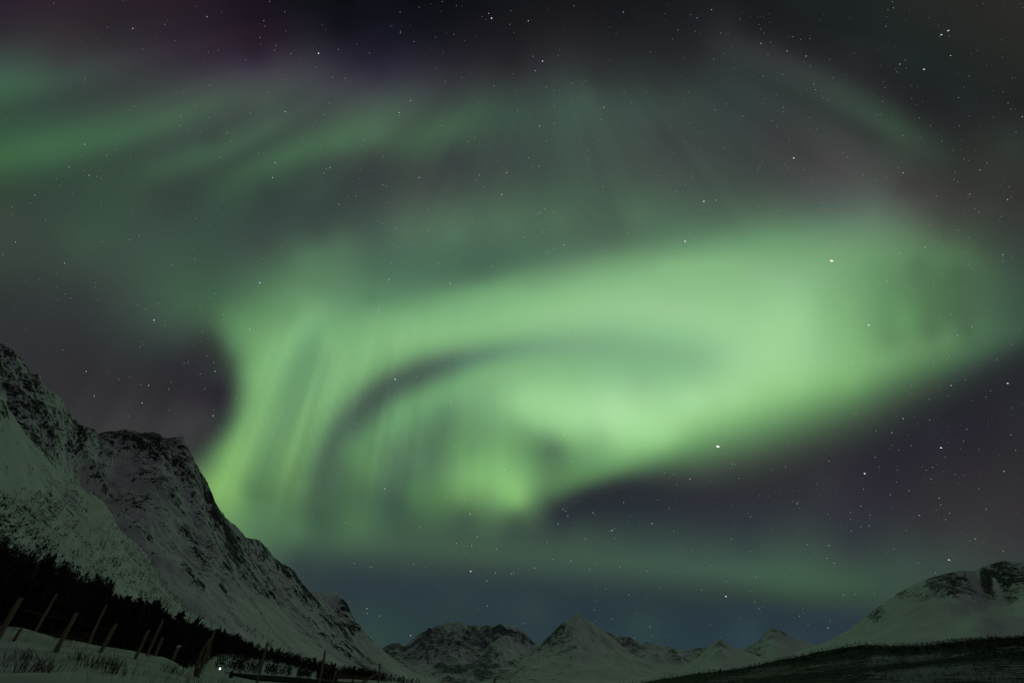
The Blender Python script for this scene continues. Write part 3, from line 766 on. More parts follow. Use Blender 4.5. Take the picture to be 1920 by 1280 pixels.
# post with the hanging coil
pc, Tc, Bc, yc, rc = post(None, (402, 1182), (368, 1274), 5.5, 1.25, wood_m, 33, 'fence_post')
tag(pc, 'tall thin post that carries the coil of old wire', 'fence post')
ax = (Tc - Bc) / np.linalg.norm(Tc - Bc)
side = np.cross(ax, np.array([0, 1.0, 0])); side /= np.linalg.norm(side)
hang = Bc + (Tc - Bc) * 0.80
parts = []
rg = np.random.default_rng(8)
for k in range(17):
    Lh = rg.uniform(0.80, 1.0) * 0.98; w0 = rg.uniform(0.07, 0.19); off = rg.normal() * 0.03
    path = []
    for a in np.linspace(0, 2 * math.pi, 33)[:-1]:
        down = (1 - math.cos(a)) / 2 * Lh
        wob = w0 * math.sin(a) * (0.55 + 0.45 * (1 - math.cos(a)) / 2 * (1.3 - down / Lh))
        path.append(hang - ax * (down - 0.02 * rg.normal()) + side * (wob + off * down) + np.array([0.03, 0, 0]) + np.array([0, -0.10 - 0.02 * k * 0.3, 0]))
    path.append(path[0])
    parts.append(tube(path, 0.011, 5, cap=False))
V, Fc = join(parts)
coil_m = simple_mat('old_rope', (0.36, 0.30, 0.18), 0.9, (30, 30, 30), (0.12, 0.1, 0.06))
cl = link('wire_coil', py_mesh('wire_coil', V, Fc, True), coil_m)
tag(cl, 'long coil of old wire hanging on the tall thin post', 'coil')

# the two single posts to the right of the coil
o, *_ = post(None, (502, 1203), (480, 1286), 5.0, 1.25, wood_m, 41, 'fence_post')
tag(o, 'slim post standing alone in front of the black wood', 'fence post')
o, *_ = post(None, (610, 1219), (597, 1290), 4.2, 1.25, wood_m, 42, 'fence_post')
tag(o, 'slim post just left of the wooden gate', 'fence post')

# gate: posts and boards
g_y = 20.0
g0 = pt_y(624, 1290, g_y)[0]
gt = empty('wooden_gate', tuple(g0))
tag(gt, 'rough wooden gate of boards between two posts low on the snow', 'gate')
def gate_post(top, base, w, seed, mt=wood_m):
    return post(gt, top, base, w, 1.2, mt, seed, 'post', y=g_y)
gate_post((630, 1256), (622, 1292), 4.6, 51)
gate_post((713, 1243), (707, 1300), 4.2, 52)
gate_post((663, 1268), (658, 1292), 4.4, 53)


def board(p0, p1, hgt, thick, mat, parent, name, seed=0):
    rg = np.random.default_rng(seed)
    p0 = np.asarray(p0) - np.array(parent.location); p1 = np.asarray(p1) - np.array(parent.location)
    n = 9; V = []; Fc = []
    d = (p1 - p0); d /= np.linalg.norm(d)
    upv = np.array([0, 0, 1.0]) - d * d[2]; upv /= np.linalg.norm(upv); dep = np.cross(d, upv)
    for i in range(n):
        p = p0 + (p1 - p0) * i / (n - 1); h = hgt / 2 * (1 + .06 * rg.normal())
        for sx, sy in ((-1, -1), (1, -1), (1, 1), (-1, 1)):
            V.append(p + upv * h * sy + dep * thick / 2 * sx)
    for i in range(n - 1):
        for k in range(4):
            Fc.append((i * 4 + k, i * 4 + (k + 1) % 4, (i + 1) * 4 + (k + 1) % 4, (i + 1) * 4 + k))
    Fc += [(3, 2, 1, 0), (4 * n - 4, 4 * n - 3, 4 * n - 2, 4 * n - 1)]
    return link(name, py_mesh(name, V, Fc), mat, parent)


yo = np.array([0, -0.09, 0])
board(pt_y(629, 1268, g_y)[0] + yo, pt_y(711, 1272, g_y)[0] + yo, 0.09, 0.03, wood_dark, gt, 'board', 1)
board(pt_y(628, 1279, g_y)[0] + yo, pt_y(710, 1283, g_y)[0] + yo, 0.09, 0.03, wood_dark, gt, 'board', 2)
board(pt_y(680, 1280, g_y)[0] + yo * 1.5, pt_y(712, 1260, g_y)[0] + yo * 1.5, 0.08, 0.03, wood_m, gt, 'brace', 3)

o, *_ = post(None, (929, 1269), (923, 1292), 4.5, 1.0, wood_m, 61, 'fence_post', y=22.0)
tag(o, 'post top poking up at the bottom edge below the distant range', 'fence post')

# lamp far off on the snow
Lp = at(411.5, 1255.5, 76.0)
gl = float(ground_z(Lp[0], Lp[1])); Lp[2] = gl + 0.22
lamp = empty('lamp', (Lp[0], Lp[1], gl)); tag(lamp, 'small glowing white lamp low on the snow right of the coil', 'lamp')
em = bpy.data.materials.new('lamp_glow'); em.use_nodes = True
b = em.node_tree.nodes['Principled BSDF']; b.inputs['Base Color'].default_value = (0.8, 0.8, 0.85, 1)
b.inputs['Emission Color'].default_value = (0.80, 0.78, 1.0, 1); b.inputs['Emission Strength'].default_value = 4.0


def ball(c, r, seg=12, rings=8, sq=(1, 1, 1), jit=0.0, seed=0):
    rg = np.random.default_rng(seed); V = []; Fc = []
    for a in range(rings + 1):
        for k in range(seg):
            th = math.pi * a / rings; ph = 2 * math.pi * k / seg; q = r * (1 + jit * rg.normal())
            V.append(np.asarray(c) + np.array([q * sq[0] * math.sin(th) * math.cos(ph), q * sq[1] * math.sin(th) * math.sin(ph), q * sq[2] * math.cos(th)]))
    for a in range(rings):
        for k in range(seg):
            Fc.append((a * seg + k, a * seg + (k + 1) % seg, (a + 1) * seg + (k + 1) % seg, (a + 1) * seg + k))
    return V, Fc


hz = Lp[2] - gl
V, Fc = tube([(0, 0, -0.3), (0, 0, hz - 0.10), (0, 0, hz - 0.07)], [0.025, 0.025, 0.05], 8)
link('stem', py_mesh('stem', V, Fc, True), wood_dark, lamp)
V, Fc = ball((0, 0, hz), 0.10)
link('bulb', py_mesh('bulb', V, Fc, True), em, lamp)

# red cloth lump behind the bank crest
Rp = at(160, 1191, 23.0)
V, Fc = ball((0, 0, 0), 0.12, 14, 9, (1.1, .8, .75), .06, 4)
red = link('red_cloth', py_mesh('red_cloth', V, Fc, True), simple_mat('red_fabric', (0.09, 0.004, 0.006), 0.9))
red.location = Rp; tag(red, 'small crumpled dark red cloth on the crest of the snow bank', 'cloth')

# dark boulder at the tip of the stream
Sp = at(434, 1263, 36.0)
V, Fc = ball((0, 0, 0), 0.22, 14, 9, (.5, .5, .8), .10, 9)
st = link('boulder', py_mesh('boulder', V, Fc), simple_mat('dark_stone', (0.03, 0.026, 0.035), 0.9))
st.location = (Sp[0], Sp[1], float(ground_z(Sp[0], Sp[1])) + 0.14); tag(st, 'small dark boulder on the snow right of the lamp', 'rock')

# narrow stream of open dark water across the snow
top_e = [(419, 1261), (440, 1263), (480, 1266), (530, 1269), (580, 1273), (620, 1277), (700, 1283)]
bot_e = [(419, 1261.5), (440, 1267), (480, 1275), (530, 1279), (580, 1281), (620, 1284), (700, 1290)]


def hit_ground(px, py):
    d = ray(px, py)
    rs = np.geomspace(20, 900, 900)
    zz = CZ + d[2] * rs; gz = ground_z(d[0] * rs, d[1] * rs, True)
    k = np.nonzero(gz >= zz)[0]
    r = rs[k[0]] if len(k) else 150.0
    return np.array([d[0] * r, d[1] * r])


V = []; Fc = []
xs = np.linspace(419, 700, 140)
for x in xs:
    a = hit_ground(x, np.interp(x, *zip(*top_e))); b = hit_ground(x, np.interp(x, *zip(*bot_e)))
    for k in range(15):
        p = a * (1 - k / 14) + b * k / 14
        V.append((p[0], p[1], float(ground_z(p[0], p[1])) + 0.12))
Fc = [tuple(q) for q in grid_faces(140, 15)]
water_m = simple_mat('dark_water', (0.006, 0.006, 0.008), 0.9)
water_m.node_tree.nodes['Principled BSDF'].inputs['Specular IOR Level'].default_value = 0.02
sw = link('stream', py_mesh('stream', V, Fc, True), water_m); tag(sw, None, None, None, 'structure')

# withered grass stalks and tufts on the bank
rg = np.random.default_rng(77)
straw = simple_mat('withered_grass', (0.10, 0.075, 0.045), 0.9)
V = []; Fc = []
def blade(p, h, lean, w):
    i = len(V)
    a = rg.uniform(0, 6.283); dx, dy = math.cos(a) * w, math.sin(a) * w
    l = np.array([lean[0], lean[1], 0]) * h
    V.append((p[0] - dx, p[1] - dy, p[2] - .03)); V.append((p[0] + dx, p[1] + dy, p[2] - .03))
    V.append((p[0] + dx + l[0] * .4, p[1] + dy + l[1] * .4, p[2] + h * .6)); V.append((p[0] - dx + l[0] * .4, p[1] - dy + l[1] * .4, p[2] + h * .6))
    V.append((p[0] + l[0], p[1] + l[1], p[2] + h))
    Fc.append((i, i + 1, i + 2, i + 3)); Fc.append((i + 3, i + 2, i + 4))
n = 0
while n < 900:
    px = rg.uniform(-60, 470); r = rg.uniform(11, 24)
    d = ray(px, 1240)
    x, y = d[0] * r, d[1] * r
    if fbm(np.array(x / 1.1), np.array(y / 1.1), 3, 91) < 0.52: continue
    z = float(ground_z(x, y))
    h = rg.uniform(0.06, 0.24) + (rg.uniform() > .88) * rg.uniform(.1, .4)
    blade((x, y, z), h, (rg.normal() * .45, rg.normal() * .35), rg.uniform(.0015, .004)); n += 1
for (cx, cy, s) in [(42, 1236, .30), (62, 1258, .28), (84, 1260, .2), (150, 1238, .25), (182, 1252, .30), (205, 1245, .3), (120, 1200, .3), (95, 1190, .25), (140, 1190, .25), (215, 1262, .22), (255, 1215, .2), (300, 1225, .25), (325, 1262, .3), (340, 1240, .2)]:
    c = hit_ground(cx, cy) if False else None
    d = ray(cx, cy); rs = np.geomspace(7, 30, 400); zz = CZ + d[2] * rs; gz = ground_z(d[0] * rs, d[1] * rs)
    k = np.nonzero(gz >= zz)[0]
    if len(k) == 0: continue
    r = rs[k[0]]; x0, y0 = d[0] * r, d[1] * r
    for q in range(45):
        x = x0 + rg.normal() * s * .5; y = y0 + rg.normal() * s * .5
        blade((x, y, float(ground_z(x, y))), rg.uniform(.08, .30), (rg.normal() * .8, rg.normal() * .5), rg.uniform(.003, .008))
gr = link('withered_grass', py_mesh('withered_grass', V, Fc), straw)
tag(gr, 'withered grass stalks sticking out of the snow bank', None, None, 'stuff')

# ------------------------------------------------------------------ aurora: a glowing shell some 80 km off
# control points of the whole sky's brightness: photo x, y, and its colour there
SKY = """
0 0 42 34 45;200 0 40 32 40;400 0 34 26 36;550 0 20 19 26;700 0 14 18 23;960 0 20 22 26;1280 0 26 27 31;1500 0 28 33 34;1700 0 34 38 36;1920 0 42 41 38
0 60 48 43 49;200 60 45 40 46;380 60 42 34 44;520 60 34 26 38;640 60 20 20 28;800 60 19 22 28;960 60 27 26 31;1150 60 30 30 34;1300 60 32 32 37;1450 60 31 36 37;1600 60 29 35 36;1800 60 36 39 37;1920 60 40 41 37
0 120 60 78 70;120 110 58 58 60;300 110 55 50 56;480 110 46 38 50;600 130 44 38 52;720 125 42 38 54;850 110 36 34 42;960 120 38 37 42;1120 110 42 43 45;1300 110 40 43 45;1420 90 48 49 51;1520 110 48 48 51;1600 110 38 40 42;1750 110 31 38 37;1920 110 38 41 37
0 170 66 100 76;0 230 60 92 70;100 200 62 80 70;200 180 64 72 70;100 240 64 104 74;200 225 66 92 76;300 190 70 86 76;400 170 74 84 76;500 170 76 88 80;550 200 70 84 78;300 150 60 64 66;400 130 62 60 66;450 130 66 64 70;520 140 70 68 76;600 150 66 66 74;500 230 72 98 80;580 230 74 96 82
0 305 66 112 74;90 275 72 126 82;240 255 76 122 86;320 230 80 116 88;400 210 80 104 86;300 290 62 84 70;250 320 60 84 68;400 260 66 82 74;130 310 62 98 70
380 310 70 104 78;440 290 72 108 80;500 300 76 116 84;560 280 78 118 86;640 270 82 120 88;700 250 82 116 88;760 240 80 112 86;640 310 68 90 76;560 330 64 84 72
640 200 72 78 80;700 180 72 80 82;760 180 72 92 82;850 190 66 84 78;850 240 70 100 80;960 220 66 90 76;1060 200 68 92 80;1100 180 68 88 78;1200 200 66 84 76;1280 200 64 78 72;700 160 60 60 68;800 150 56 56 64;900 150 52 56 58;1000 150 54 58 60;700 300 66 72 72;850 290 64 74 72;950 280 68 80 76;1100 260 72 90 80;1250 260 68 76 74;1120 150 50 56 56;1250 150 48 54 54
1330 200 60 74 70;1400 190 58 70 68;1500 150 58 64 64;1560 150 60 68 66;1600 180 66 84 74;1650 210 68 88 74;1700 250 66 78 66;1600 140 46 48 50;1680 180 46 50 50;1750 220 44 50 50;1550 230 62 70 66;1450 250 66 70 70;1600 260 66 70 68;1750 290 62 66 62;1800 180 36 42 42;1850 210 40 44 44;1920 200 38 40 40;1900 270 54 62 56;1700 130 33 40 40;1820 250 46 50 48
0 345 60 78 64;100 345 58 78 66;200 345 60 84 68;300 340 60 86 70;400 345 62 86 70;500 350 60 80 70;600 360 62 80 72;700 350 64 74 72;800 330 68 76 72;900 340 70 86 78;1000 330 70 88 78;1100 330 74 94 82;1200 330 76 92 82;1280 340 76 90 82;1400 330 70 82 76;1500 330 76 80 78;1560 320 82 82 82;1620 360 90 100 92;1700 350 70 70 68;1800 340 58 60 56;1920 340 54 56 52
640 400 62 76 70;700 450 72 96 82;760 430 82 108 88;850 430 86 118 92;950 420 84 116 90;1050 410 82 112 88;1150 440 84 112 90;1200 405 84 116 90;1300 405 84 112 88;1400 410 88 124 96;1500 400 92 114 96;1600 400 98 118 102;1660 420 104 132 106;1700 400 92 106 92;1750 400 76 84 74;1850 400 62 66 60;1920 420 56 60 56
1400 450 98 142 104;1500 450 105 152 108;1600 450 108 148 108;1300 450 94 134 98;1200 460 96 136 100;1100 470 88 120 93
0 410 60 74 64;200 410 60 82 68;400 410 60 82 70;560 410 60 76 70;0 480 56 68 60;150 460 60 80 66;300 460 62 82 70;400 500 61 84 68;300 530 61 86 69;350 570 64 95 70;400 560 66 98 72;300 600 60 80 68;350 620 60 76 66;400 640 54 62 58;250 550 60 76 66;150 550 52 60 58;0 560 48 54 52;0 620 48 50 54;150 650 48 48 52;300 680 46 46 52;400 700 48 52 54;300 750 48 46 50;200 740 50 46 52;100 700 50 46 54;390 780 56 58 58;350 800 60 60 62;250 790 56 54 58
450 560 76 114 80;430 600 86 130 86;460 620 100 148 96;500 560 88 132 90;550 560 98 144 100;600 540 92 134 95;520 500 74 105 80;580 480 82 118 88;600 440 66 84 74;640 460 80 110 86;500 460 62 78 70;450 500 66 90 74;600 580 114 164 111;550 600 110 160 106;500 620 108 158 102;620 640 128 185 120
1280 480 120 170 120;1100 500 100 140 104;1100 530 125 178 123;1000 540 118 165 115;1000 510 90 128 96;900 560 120 172 118;900 520 85 125 92;800 570 112 165 112;800 540 88 135 95;700 590 110 165 112;700 560 85 130 92;700 520 78 115 85;640 530 88 134 95
1500 560 150 205 145;1400 560 148 205 142;1250 580 145 202 140;1100 580 142 200 138;1000 595 138 195 132;900 605 135 192 130;800 620 132 188 125;700 650 128 185 122;640 690 127 183 120
1450 500 128 178 124;1350 520 138 192 132;1200 530 135 188 130
760 690 76 100 82;735 720 68 88 75;700 750 74 98 82;860 665 92 128 100;960 645 112 158 118;1057 633 122 174 125;1150 636 125 178 128;1250 655 130 184 132;1300 668 135 188 135;1345 680 150 205 145;800 680 82 112 88
780 655 122 175 118;700 700 112 162 108;670 740 106 152 100;640 780 104 150 98;615 820 100 145 94;1100 608 138 194 134;1250 620 145 202 142;950 625 132 188 128;860 640 126 182 122
660 790 74 100 83;632 830 78 108 84;608 880 78 110 80;592 930 68 98 72;600 970 62 90 68;680 765 72 96 80
760 770 98 145 98;720 830 98 145 95;690 880 92 138 88;800 730 105 155 105;850 700 115 168 112;780 860 86 124 90;830 800 85 125 90;840 770 98 142 102;900 720 122 174 120;950 705 130 184 126;1000 700 136 192 131;1000 740 158 218 148;960 760 145 205 135;960 800 120 172 112;1000 820 112 162 104;1200 690 134 189 133
1007 847 92 135 90;1033 840 86 124 86;1057 853 93 138 92;1107 863 105 155 102;1173 845 142 200 128;1240 845 136 192 122;1267 863 102 142 96;1173 877 92 130 86;1107 893 88 130 80;1073 905 80 118 74;1073 926 45 56 56;1140 916 42 50 53;1060 820 130 185 118;1100 810 155 215 140
960 905 138 200 118;940 880 130 190 112;973 930 134 194 112;967 947 115 170 98;967 962 80 115 78;1017 913 105 155 95;1023 932 74 106 72;880 887 122 178 108;857 920 105 155 92;827 927 88 132 80;873 942 92 135 82;873 967 68 95 72;807 960 75 110 75;773 927 78 118 78;753 897 85 125 88;740 940 62 88 72;713 987 68 98 74;773 980 65 92 70;667 980 78 115 78;640 1007 75 110 76;853 800 95 138 96;847 833 95 142 92;880 830 102 152 97;920 840 112 165 103;807 847 82 120 84;985 880 112 165 102;1040 890 88 130 84
960 987 62 84 68;960 1013 62 82 70;960 1043 62 84 70;960 1063 56 72 66;960 1080 48 64 68;960 1113 48 64 72;1000 1140 50 68 76;850 1000 64 88 70;850 1050 60 82 69;850 1075 48 64 67;850 1130 47 64 72
1207 947 44 48 56;1207 980 46 58 60;1207 1020 56 74 68;1207 1063 62 86 72;1207 1087 55 75 70;1207 1113 46 64 70;1207 1170 50 72 76;1080 1000 56 74 66;1080 1050 62 84 70;1080 1080 52 70 69;1080 1110 47 64 71;1080 965 50 62 60
700 1030 66 92 72;700 1050 55 75 68;700 1065 48 62 66;700 1100 46 60 68;700 1150 48 68 72;700 1190 52 76 72;560 1000 76 112 80;560 1030 62 85 70;560 1060 52 66 66;600 1090 48 62 66;480 960 86 130 85;450 930 110 158 92;430 900 118 170 98;520 950 86 128 84;560 950 78 114 76
1400 1075 62 89 73;1400 1110 53 72 69;1400 1133 44 60 68;1400 1180 50 70 80;1500 1100 62 90 72;1500 1125 54 74 68;1500 1150 46 60 68;1500 1190 48 66 76;1600 1090 60 84 70;1600 1125 56 76 68;1600 1160 48 62 68;1700 1060 56 74 66;1700 1090 58 78 68;1800 1040 56 66 62;1900 1040 54 58 56;1300 1040 59 80 70;1300 1090 60 83 71;1300 1120 47 64 69
1400 940 48 48 56;1400 980 46 54 60;1400 1020 52 68 66;1550 900 50 50 56;1600 850 50 50 56;1600 940 48 46 56;1600 1000 48 54 60;1600 1040 54 66 64;1750 800 42 42 50;1750 900 46 44 50;1900 760 42 40 48;1900 900 48 46 50;1900 980 52 50 52;1750 980 50 50 54;1300 960 45 50 57
1300 800 138 194 122;1300 840 100 145 95;1300 880 72 95 72;1300 920 52 58 56;1400 790 115 168 108;1400 830 88 125 85;1400 870 65 78 66;1400 905 50 52 54;1500 760 118 170 108;1500 800 82 118 80;1500 840 60 70 62;1500 870 50 52 54;1600 720 115 168 105;1600 750 90 132 86;1600 790 62 80 64;1600 820 50 56 54;1700 690 92 135 86;1700 720 72 102 72;1700 750 52 62 56;1700 780 42 46 50;1800 670 72 104 74;1800 700 54 70 60;1800 730 42 46 50;1900 630 56 76 64;1900 660 46 54 54;1900 690 40 44 50
1550 680 152 208 138;1600 640 138 192 124;1640 560 118 170 110;1650 600 115 165 106;1700 600 100 148 94;1750 600 94 140 92;1800 600 84 122 84;1850 600 72 104 78;1900 580 58 80 68;1600 530 130 185 122;1550 520 135 188 128;1600 480 115 160 112;1500 480 120 165 116;1650 480 105 150 104;1700 480 90 128 88;1800 500 80 112 78;1900 500 60 78 66;1750 450 78 102 76;1850 450 62 76 64;1500 600 158 215 148;1550 600 155 212 145;1450 750 160 218 145;1380 750 162 220 147;1500 720 150 208 135
1150 760 175 232 165;1300 750 170 228 160;1400 700 163 220 152;1500 640 160 216 150;1080 780 168 228 155;1250 800 163 222 148;1200 715 144 198 140;1300 712 150 206 145;1080 710 144 201 138;1350 620 150 208 144
550 627 130 185 122;533 700 132 188 125;500 750 132 188 122;467 800 125 182 115;442 850 122 176 102;412 885 122 176 98;567 667 114 166 110;547 717 110 160 105;527 777 105 152 100;500 850 95 140 88;475 900 92 136 84;593 760 130 182 120;617 717 130 185 122;573 800 118 168 108;555 850 100 145 92;535 900 90 134 84
400 650 50 60 55;430 660 84 126 82;455 670 114 164 105;438 740 58 76 60;455 740 90 130 85;472 740 115 168 105;415 800 60 76 60;440 800 100 148 88;392 850 64 84 64;412 850 95 140 82;380 875 72 98 70;350 860 58 64 60;482 690 124 178 112
"""
CURVES = """
0,300:66 110 72|90,280:70 116 78|180,265:70 112 78|260,248:73 108 80|320,232:76 107 82|400,205:76 98 82|500,172:74 84 79|600,150:66 68 76
0,235:60 92 68|100,220:62 88 72|200,205:66 86 74|300,185:70 84 77|400,160:72 78 78|480,135:64 60 72
0,165:66 102 76|60,160:64 92 74|120,150:60 78 70|200,135:60 66 66|300,115:54 50 58
0,200:61 92 70|80,192:60 82 70|200,170:60 70 67|300,150:60 64 66|400,125:56 50 61
0,350:58 82 63|100,325:60 88 69|200,300:63 86 70|300,275:66 84 74|380,245:68 84 77|460,210:72 84 79
230,350:62 84 69|300,322:68 96 74|370,298:70 104 79|430,275:72 102 80|500,245:74 98 82|580,215:74 88 80|660,180:70 76 78
290,350:61 80 68|370,322:63 84 71|440,300:66 88 75|520,265:70 92 78|600,235:73 92 80
400,345:64 88 72|470,318:70 102 77|540,290:76 114 82|600,264:79 116 84|660,238:82 114 86|730,205:78 100 86|800,175:64 72 74
560,320:66 88 73|640,296:68 88 75|720,268:76 102 80|800,225:74 96 80|870,180:62 72 70
1640,475:102 146 102|1655,560:100 148 98|1670,640:98 144 92
1580,485:116 162 113|1600,560:118 168 111|1615,640:122 174 112
1540,505:126 176 121|1550,600:138 193 131|1545,665:146 202 137
1720,485:82 118 83|1740,560:82 120 80|1745,635:82 118 79
1800,500:72 102 73|1820,560:72 104 74|1815,620:72 102 73
1360,60:41 43 45|1430,95:49 51 53|1510,130:54 58 58|1570,165:58 70 64|1620,200:60 78 67|1680,235:60 80 65|1740,270:56 68 59|1800,310:52 57 52
1400,60:33 35 37|1450,78:37 39 41|1560,125:41 44 46|1640,160:43 46 47|1720,205:42 45 46|1800,260:46 50 48
1400,115:48 54 54|1480,155:52 60 59|1560,205:58 68 64|1640,260:60 68 63
700,300:66 76 72|780,270:74 104 80|840,240:74 106 80|900,200:68 92 77
""" + """
580,923:76 106 78|605,866:74 102 78|629,817:76 104 82|662,776:74 98 82|695,747:72 94 80|736,718:70 90 78|777,700:70 92 78|818,685:76 100 85|867,673:88 122 100|929,661:100 144 112|990,650:114 160 122|1072,644:124 170 128|1154,644:128 177 131|1250,655:133 184 134|1310,668:138 191 137
572,866:98 142 92|605,800:102 148 98|637,755:106 152 102|670,722:108 156 104|715,689:112 160 108|765,667:112 160 108|818,655:114 162 110|867,646:118 168 114|949,634:124 176 120|1031,624:132 187 130|1154,616:140 196 138|1280,632:146 204 144
560,825:112 162 100|588,767:122 174 112|621,718:126 180 118|662,681:128 184 120|724,652:130 186 122|785,632:134 190 126|867,620:136 194 130|949,611:140 197 134|1052,599:148 203 142|1154,587:154 208 148|1250,590:157 210 150|1350,610:160 214 151
621,661:124 178 118|662,628:122 178 118|724,603:122 176 118|806,595:126 182 122|888,583:128 185 124|990,562:134 191 128|1113,538:137 191 131|1200,525:138 192 132|1300,525:140 195 134|1400,530:142 195 136
629,611:115 168 112|670,583:104 152 106|724,575:102 150 104|785,566:102 150 104|867,550:106 156 108|949,529:104 152 106|1031,513:104 148 106|1113,497:108 152 108|1200,482:108 152 108|1250,470:104 148 106|1350,452:102 146 106|1450,440:102 148 106|1550,430:102 140 106|1640,425:104 136 106|1700,425:92 118 92|1760,440:78 98 76
621,554:98 142 102|670,538:88 130 96|744,542:84 126 94|826,534:84 124 92|908,521:82 120 90|990,493:82 118 90|1072,472:84 116 90|1154,456:84 112 88|1250,430:86 120 92|1350,418:86 116 90|1450,405:90 118 94|1550,385:88 104 94|1640,390:96 116 100|1700,385:84 92 84|1780,410:68 74 66
572,607:124 180 120|543,644:128 184 122|519,698:126 182 118|498,751:124 178 112|469,808:126 180 110|449,858:132 186 108|420,895:134 190 104|400,915:130 184 100
605,607:114 170 114|580,648:106 158 108|555,694:104 154 104|543,743:102 150 100|531,792:104 150 98|510,841:98 144 92|490,890:88 132 84|469,923:84 126 79
424,628:80 118 82|449,677:84 124 84|453,726:86 126 84|441,784:80 116 78|416,821:76 106 74|383,858:70 96 70
400,640:54 66 57|424,685:55 66 58|432,743:51 59 56|416,788:54 61 57|383,825:56 61 58
469,702:112 164 104|465,759:110 160 100|441,808:108 156 96|412,849:104 150 90
547,841:114 164 100|519,895:100 146 88|568,915:90 130 84
662,841:92 136 92|687,825:98 145 98|720,792:98 144 98|744,763:98 146 100|793,743:104 154 104|847,718:108 160 108|908,693:118 172 116|970,677:122 174 121|1052,665:124 176 125|1154,667:128 182 130|1250,682:133 188 134|1310,694:142 198 141
1250,500:134 186 128|1350,490:130 182 124|1450,485:124 172 120|1550,480:118 164 114|1640,480:106 152 104|1720,480:88 128 88|1800,490:78 112 78|1860,510:68 94 70
1023,932:76 108 76|1073,908:80 118 76|1120,893:84 124 80|1200,872:92 134 88|1290,850:92 134 88|1400,822:92 132 88|1500,795:86 124 82|1600,756:86 124 82|1700,712:78 112 76|1800,672:72 104 74|1920,625:58 82 66
1040,950:49 60 58|1090,925:48 58 57|1160,905:50 60 57|1240,893:56 68 61|1320,890:60 72 63|1420,868:60 72 61|1520,840:58 68 59|1620,795:58 72 59|1720,748:54 66 57|1820,700:50 62 57|1920,655:46 56 53
1050,975:45 54 58|1120,945:41 47 53|1200,930:41 45 52|1300,925:46 50 54|1420,905:48 50 53|1540,870:48 50 53|1650,820:44 47 50|1760,765:40 43 47|1850,720:40 42 46|1920,690:38 41 46
1173,838:146 206 132|1240,830:150 210 135|1300,805:138 195 124|1400,775:134 190 121|1500,742:132 188 118|1600,700:126 180 112|1700,655:102 148 96|1800,625:86 124 84|1900,585:62 88 70
640,1020:68 96 74|760,1030:62 86 70|900,1045:62 84 70|1050,1050:62 84 70|1207,1060:62 86 72|1350,1075:62 88 73|1500,1098:64 92 74|1620,1100:60 86 70
640,1050:54 74 67|760,1058:54 72 66|900,1066:54 70 66|1050,1078:54 72 68|1207,1088:55 74 69|1350,1105:54 72 68|1500,1125:54 74 68|1620,1135:52 70 68
640,1080:47 61 66|900,1095:47 63 68|1207,1120:46 62 70|1400,1138:45 61 69|1550,1160:46 62 69
826,800:86 126 90|814,841:80 118 86|802,882:84 122 88
736,841:86 124 88|744,903:74 104 80
908,780:114 164 110|949,800:118 170 111|1015,817:110 158 104|1041,841:86 122 89
970,759:152 212 142|990,792:140 198 132|1072,800:158 218 146|1113,841:120 172 112|1150,800:172 230 158
888,841:104 154 98|929,862:124 182 110
"""
cur = []
for ln in CURVES.strip().split('\n'):
    if not ln.strip(): continue
    c = []
    for tok in ln.split('|'):
        a_, b_ = tok.split(':'); c.append([float(v) for v in a_.split(',')] + [float(v) for v in b_.split()])
    c = np.array(c); tt = np.concatenate([[0], np.cumsum(np.hypot(*np.diff(c[:, :2], axis=0).T))])
    m_ = max(2, int(tt[-1] / 24) + 1); ss = np.linspace(0, tt[-1], m_)
    cur.append(np.stack([np.interp(ss, tt, c[:, k]) for k in range(5)], -1))
cur = np.concatenate(cur)
pts = []
for tok in SKY.replace('\n', ';').split(';'):
    q = tok.split()
    if len(q) == 5: pts.append([float(a) for a in q])
pts = np.array(pts)
dd = np.sqrt(((pts[:, None, :2] - cur[None, :, :2]) ** 2).sum(-1)).min(1)
pts = np.concatenate([cur, pts[dd > 20]])
# the readings lean a little too purple in the dark and too green in the bright parts
r_, g_, b_ = pts[:, 2].copy(), pts[:, 3].copy(), pts[:, 4].copy()
pur = np.clip((r_ + b_) / 2 - g_, 0, None) * np.where((pts[:, 0] > 1000) & (pts[:, 1] > 780), 0.35, 1.0) * np.where((pts[:, 1] < 170) & (pts[:, 0] < 1000), 0.0, 1.0)
pts[:, 3] += 0.45 * pur; pts[:, 2] -= 0.25 * pur; pts[:, 4] -= 0.25 * pur
exg = np.clip(g_ - b_, 0, None); pts[:, 4] += 0.07 * exg; pts[:, 3] -= 0.03 * exg; pts[:, 2] += 0.02 * exg
topk = 1 - 0.10 * np.clip((470 - pts[:, 1]) / 120, 0, 1) * np.clip((pts[:, 1] - 120) / 80, 0, 1)
pts[:, 2:] *= topk[:, None]
pts[:, 2:] *= (1 - 0.045 * np.clip((g_ - 165) / 40, 0, 1))[:, None]
pts[:, 2:] *= (1 - 0.05 * np.clip((pts[:, 1] - 1070) / 40, 0, 1))[:, None]
pts[:, 4] *= 1 - 0.08 * np.clip((pts[:, 1] - 1080) / 50, 0, 1); pts[:, 2:4] *= (1 - 0.05 * np.clip((pts[:, 1] - 1130) / 50, 0, 1))[:, None]
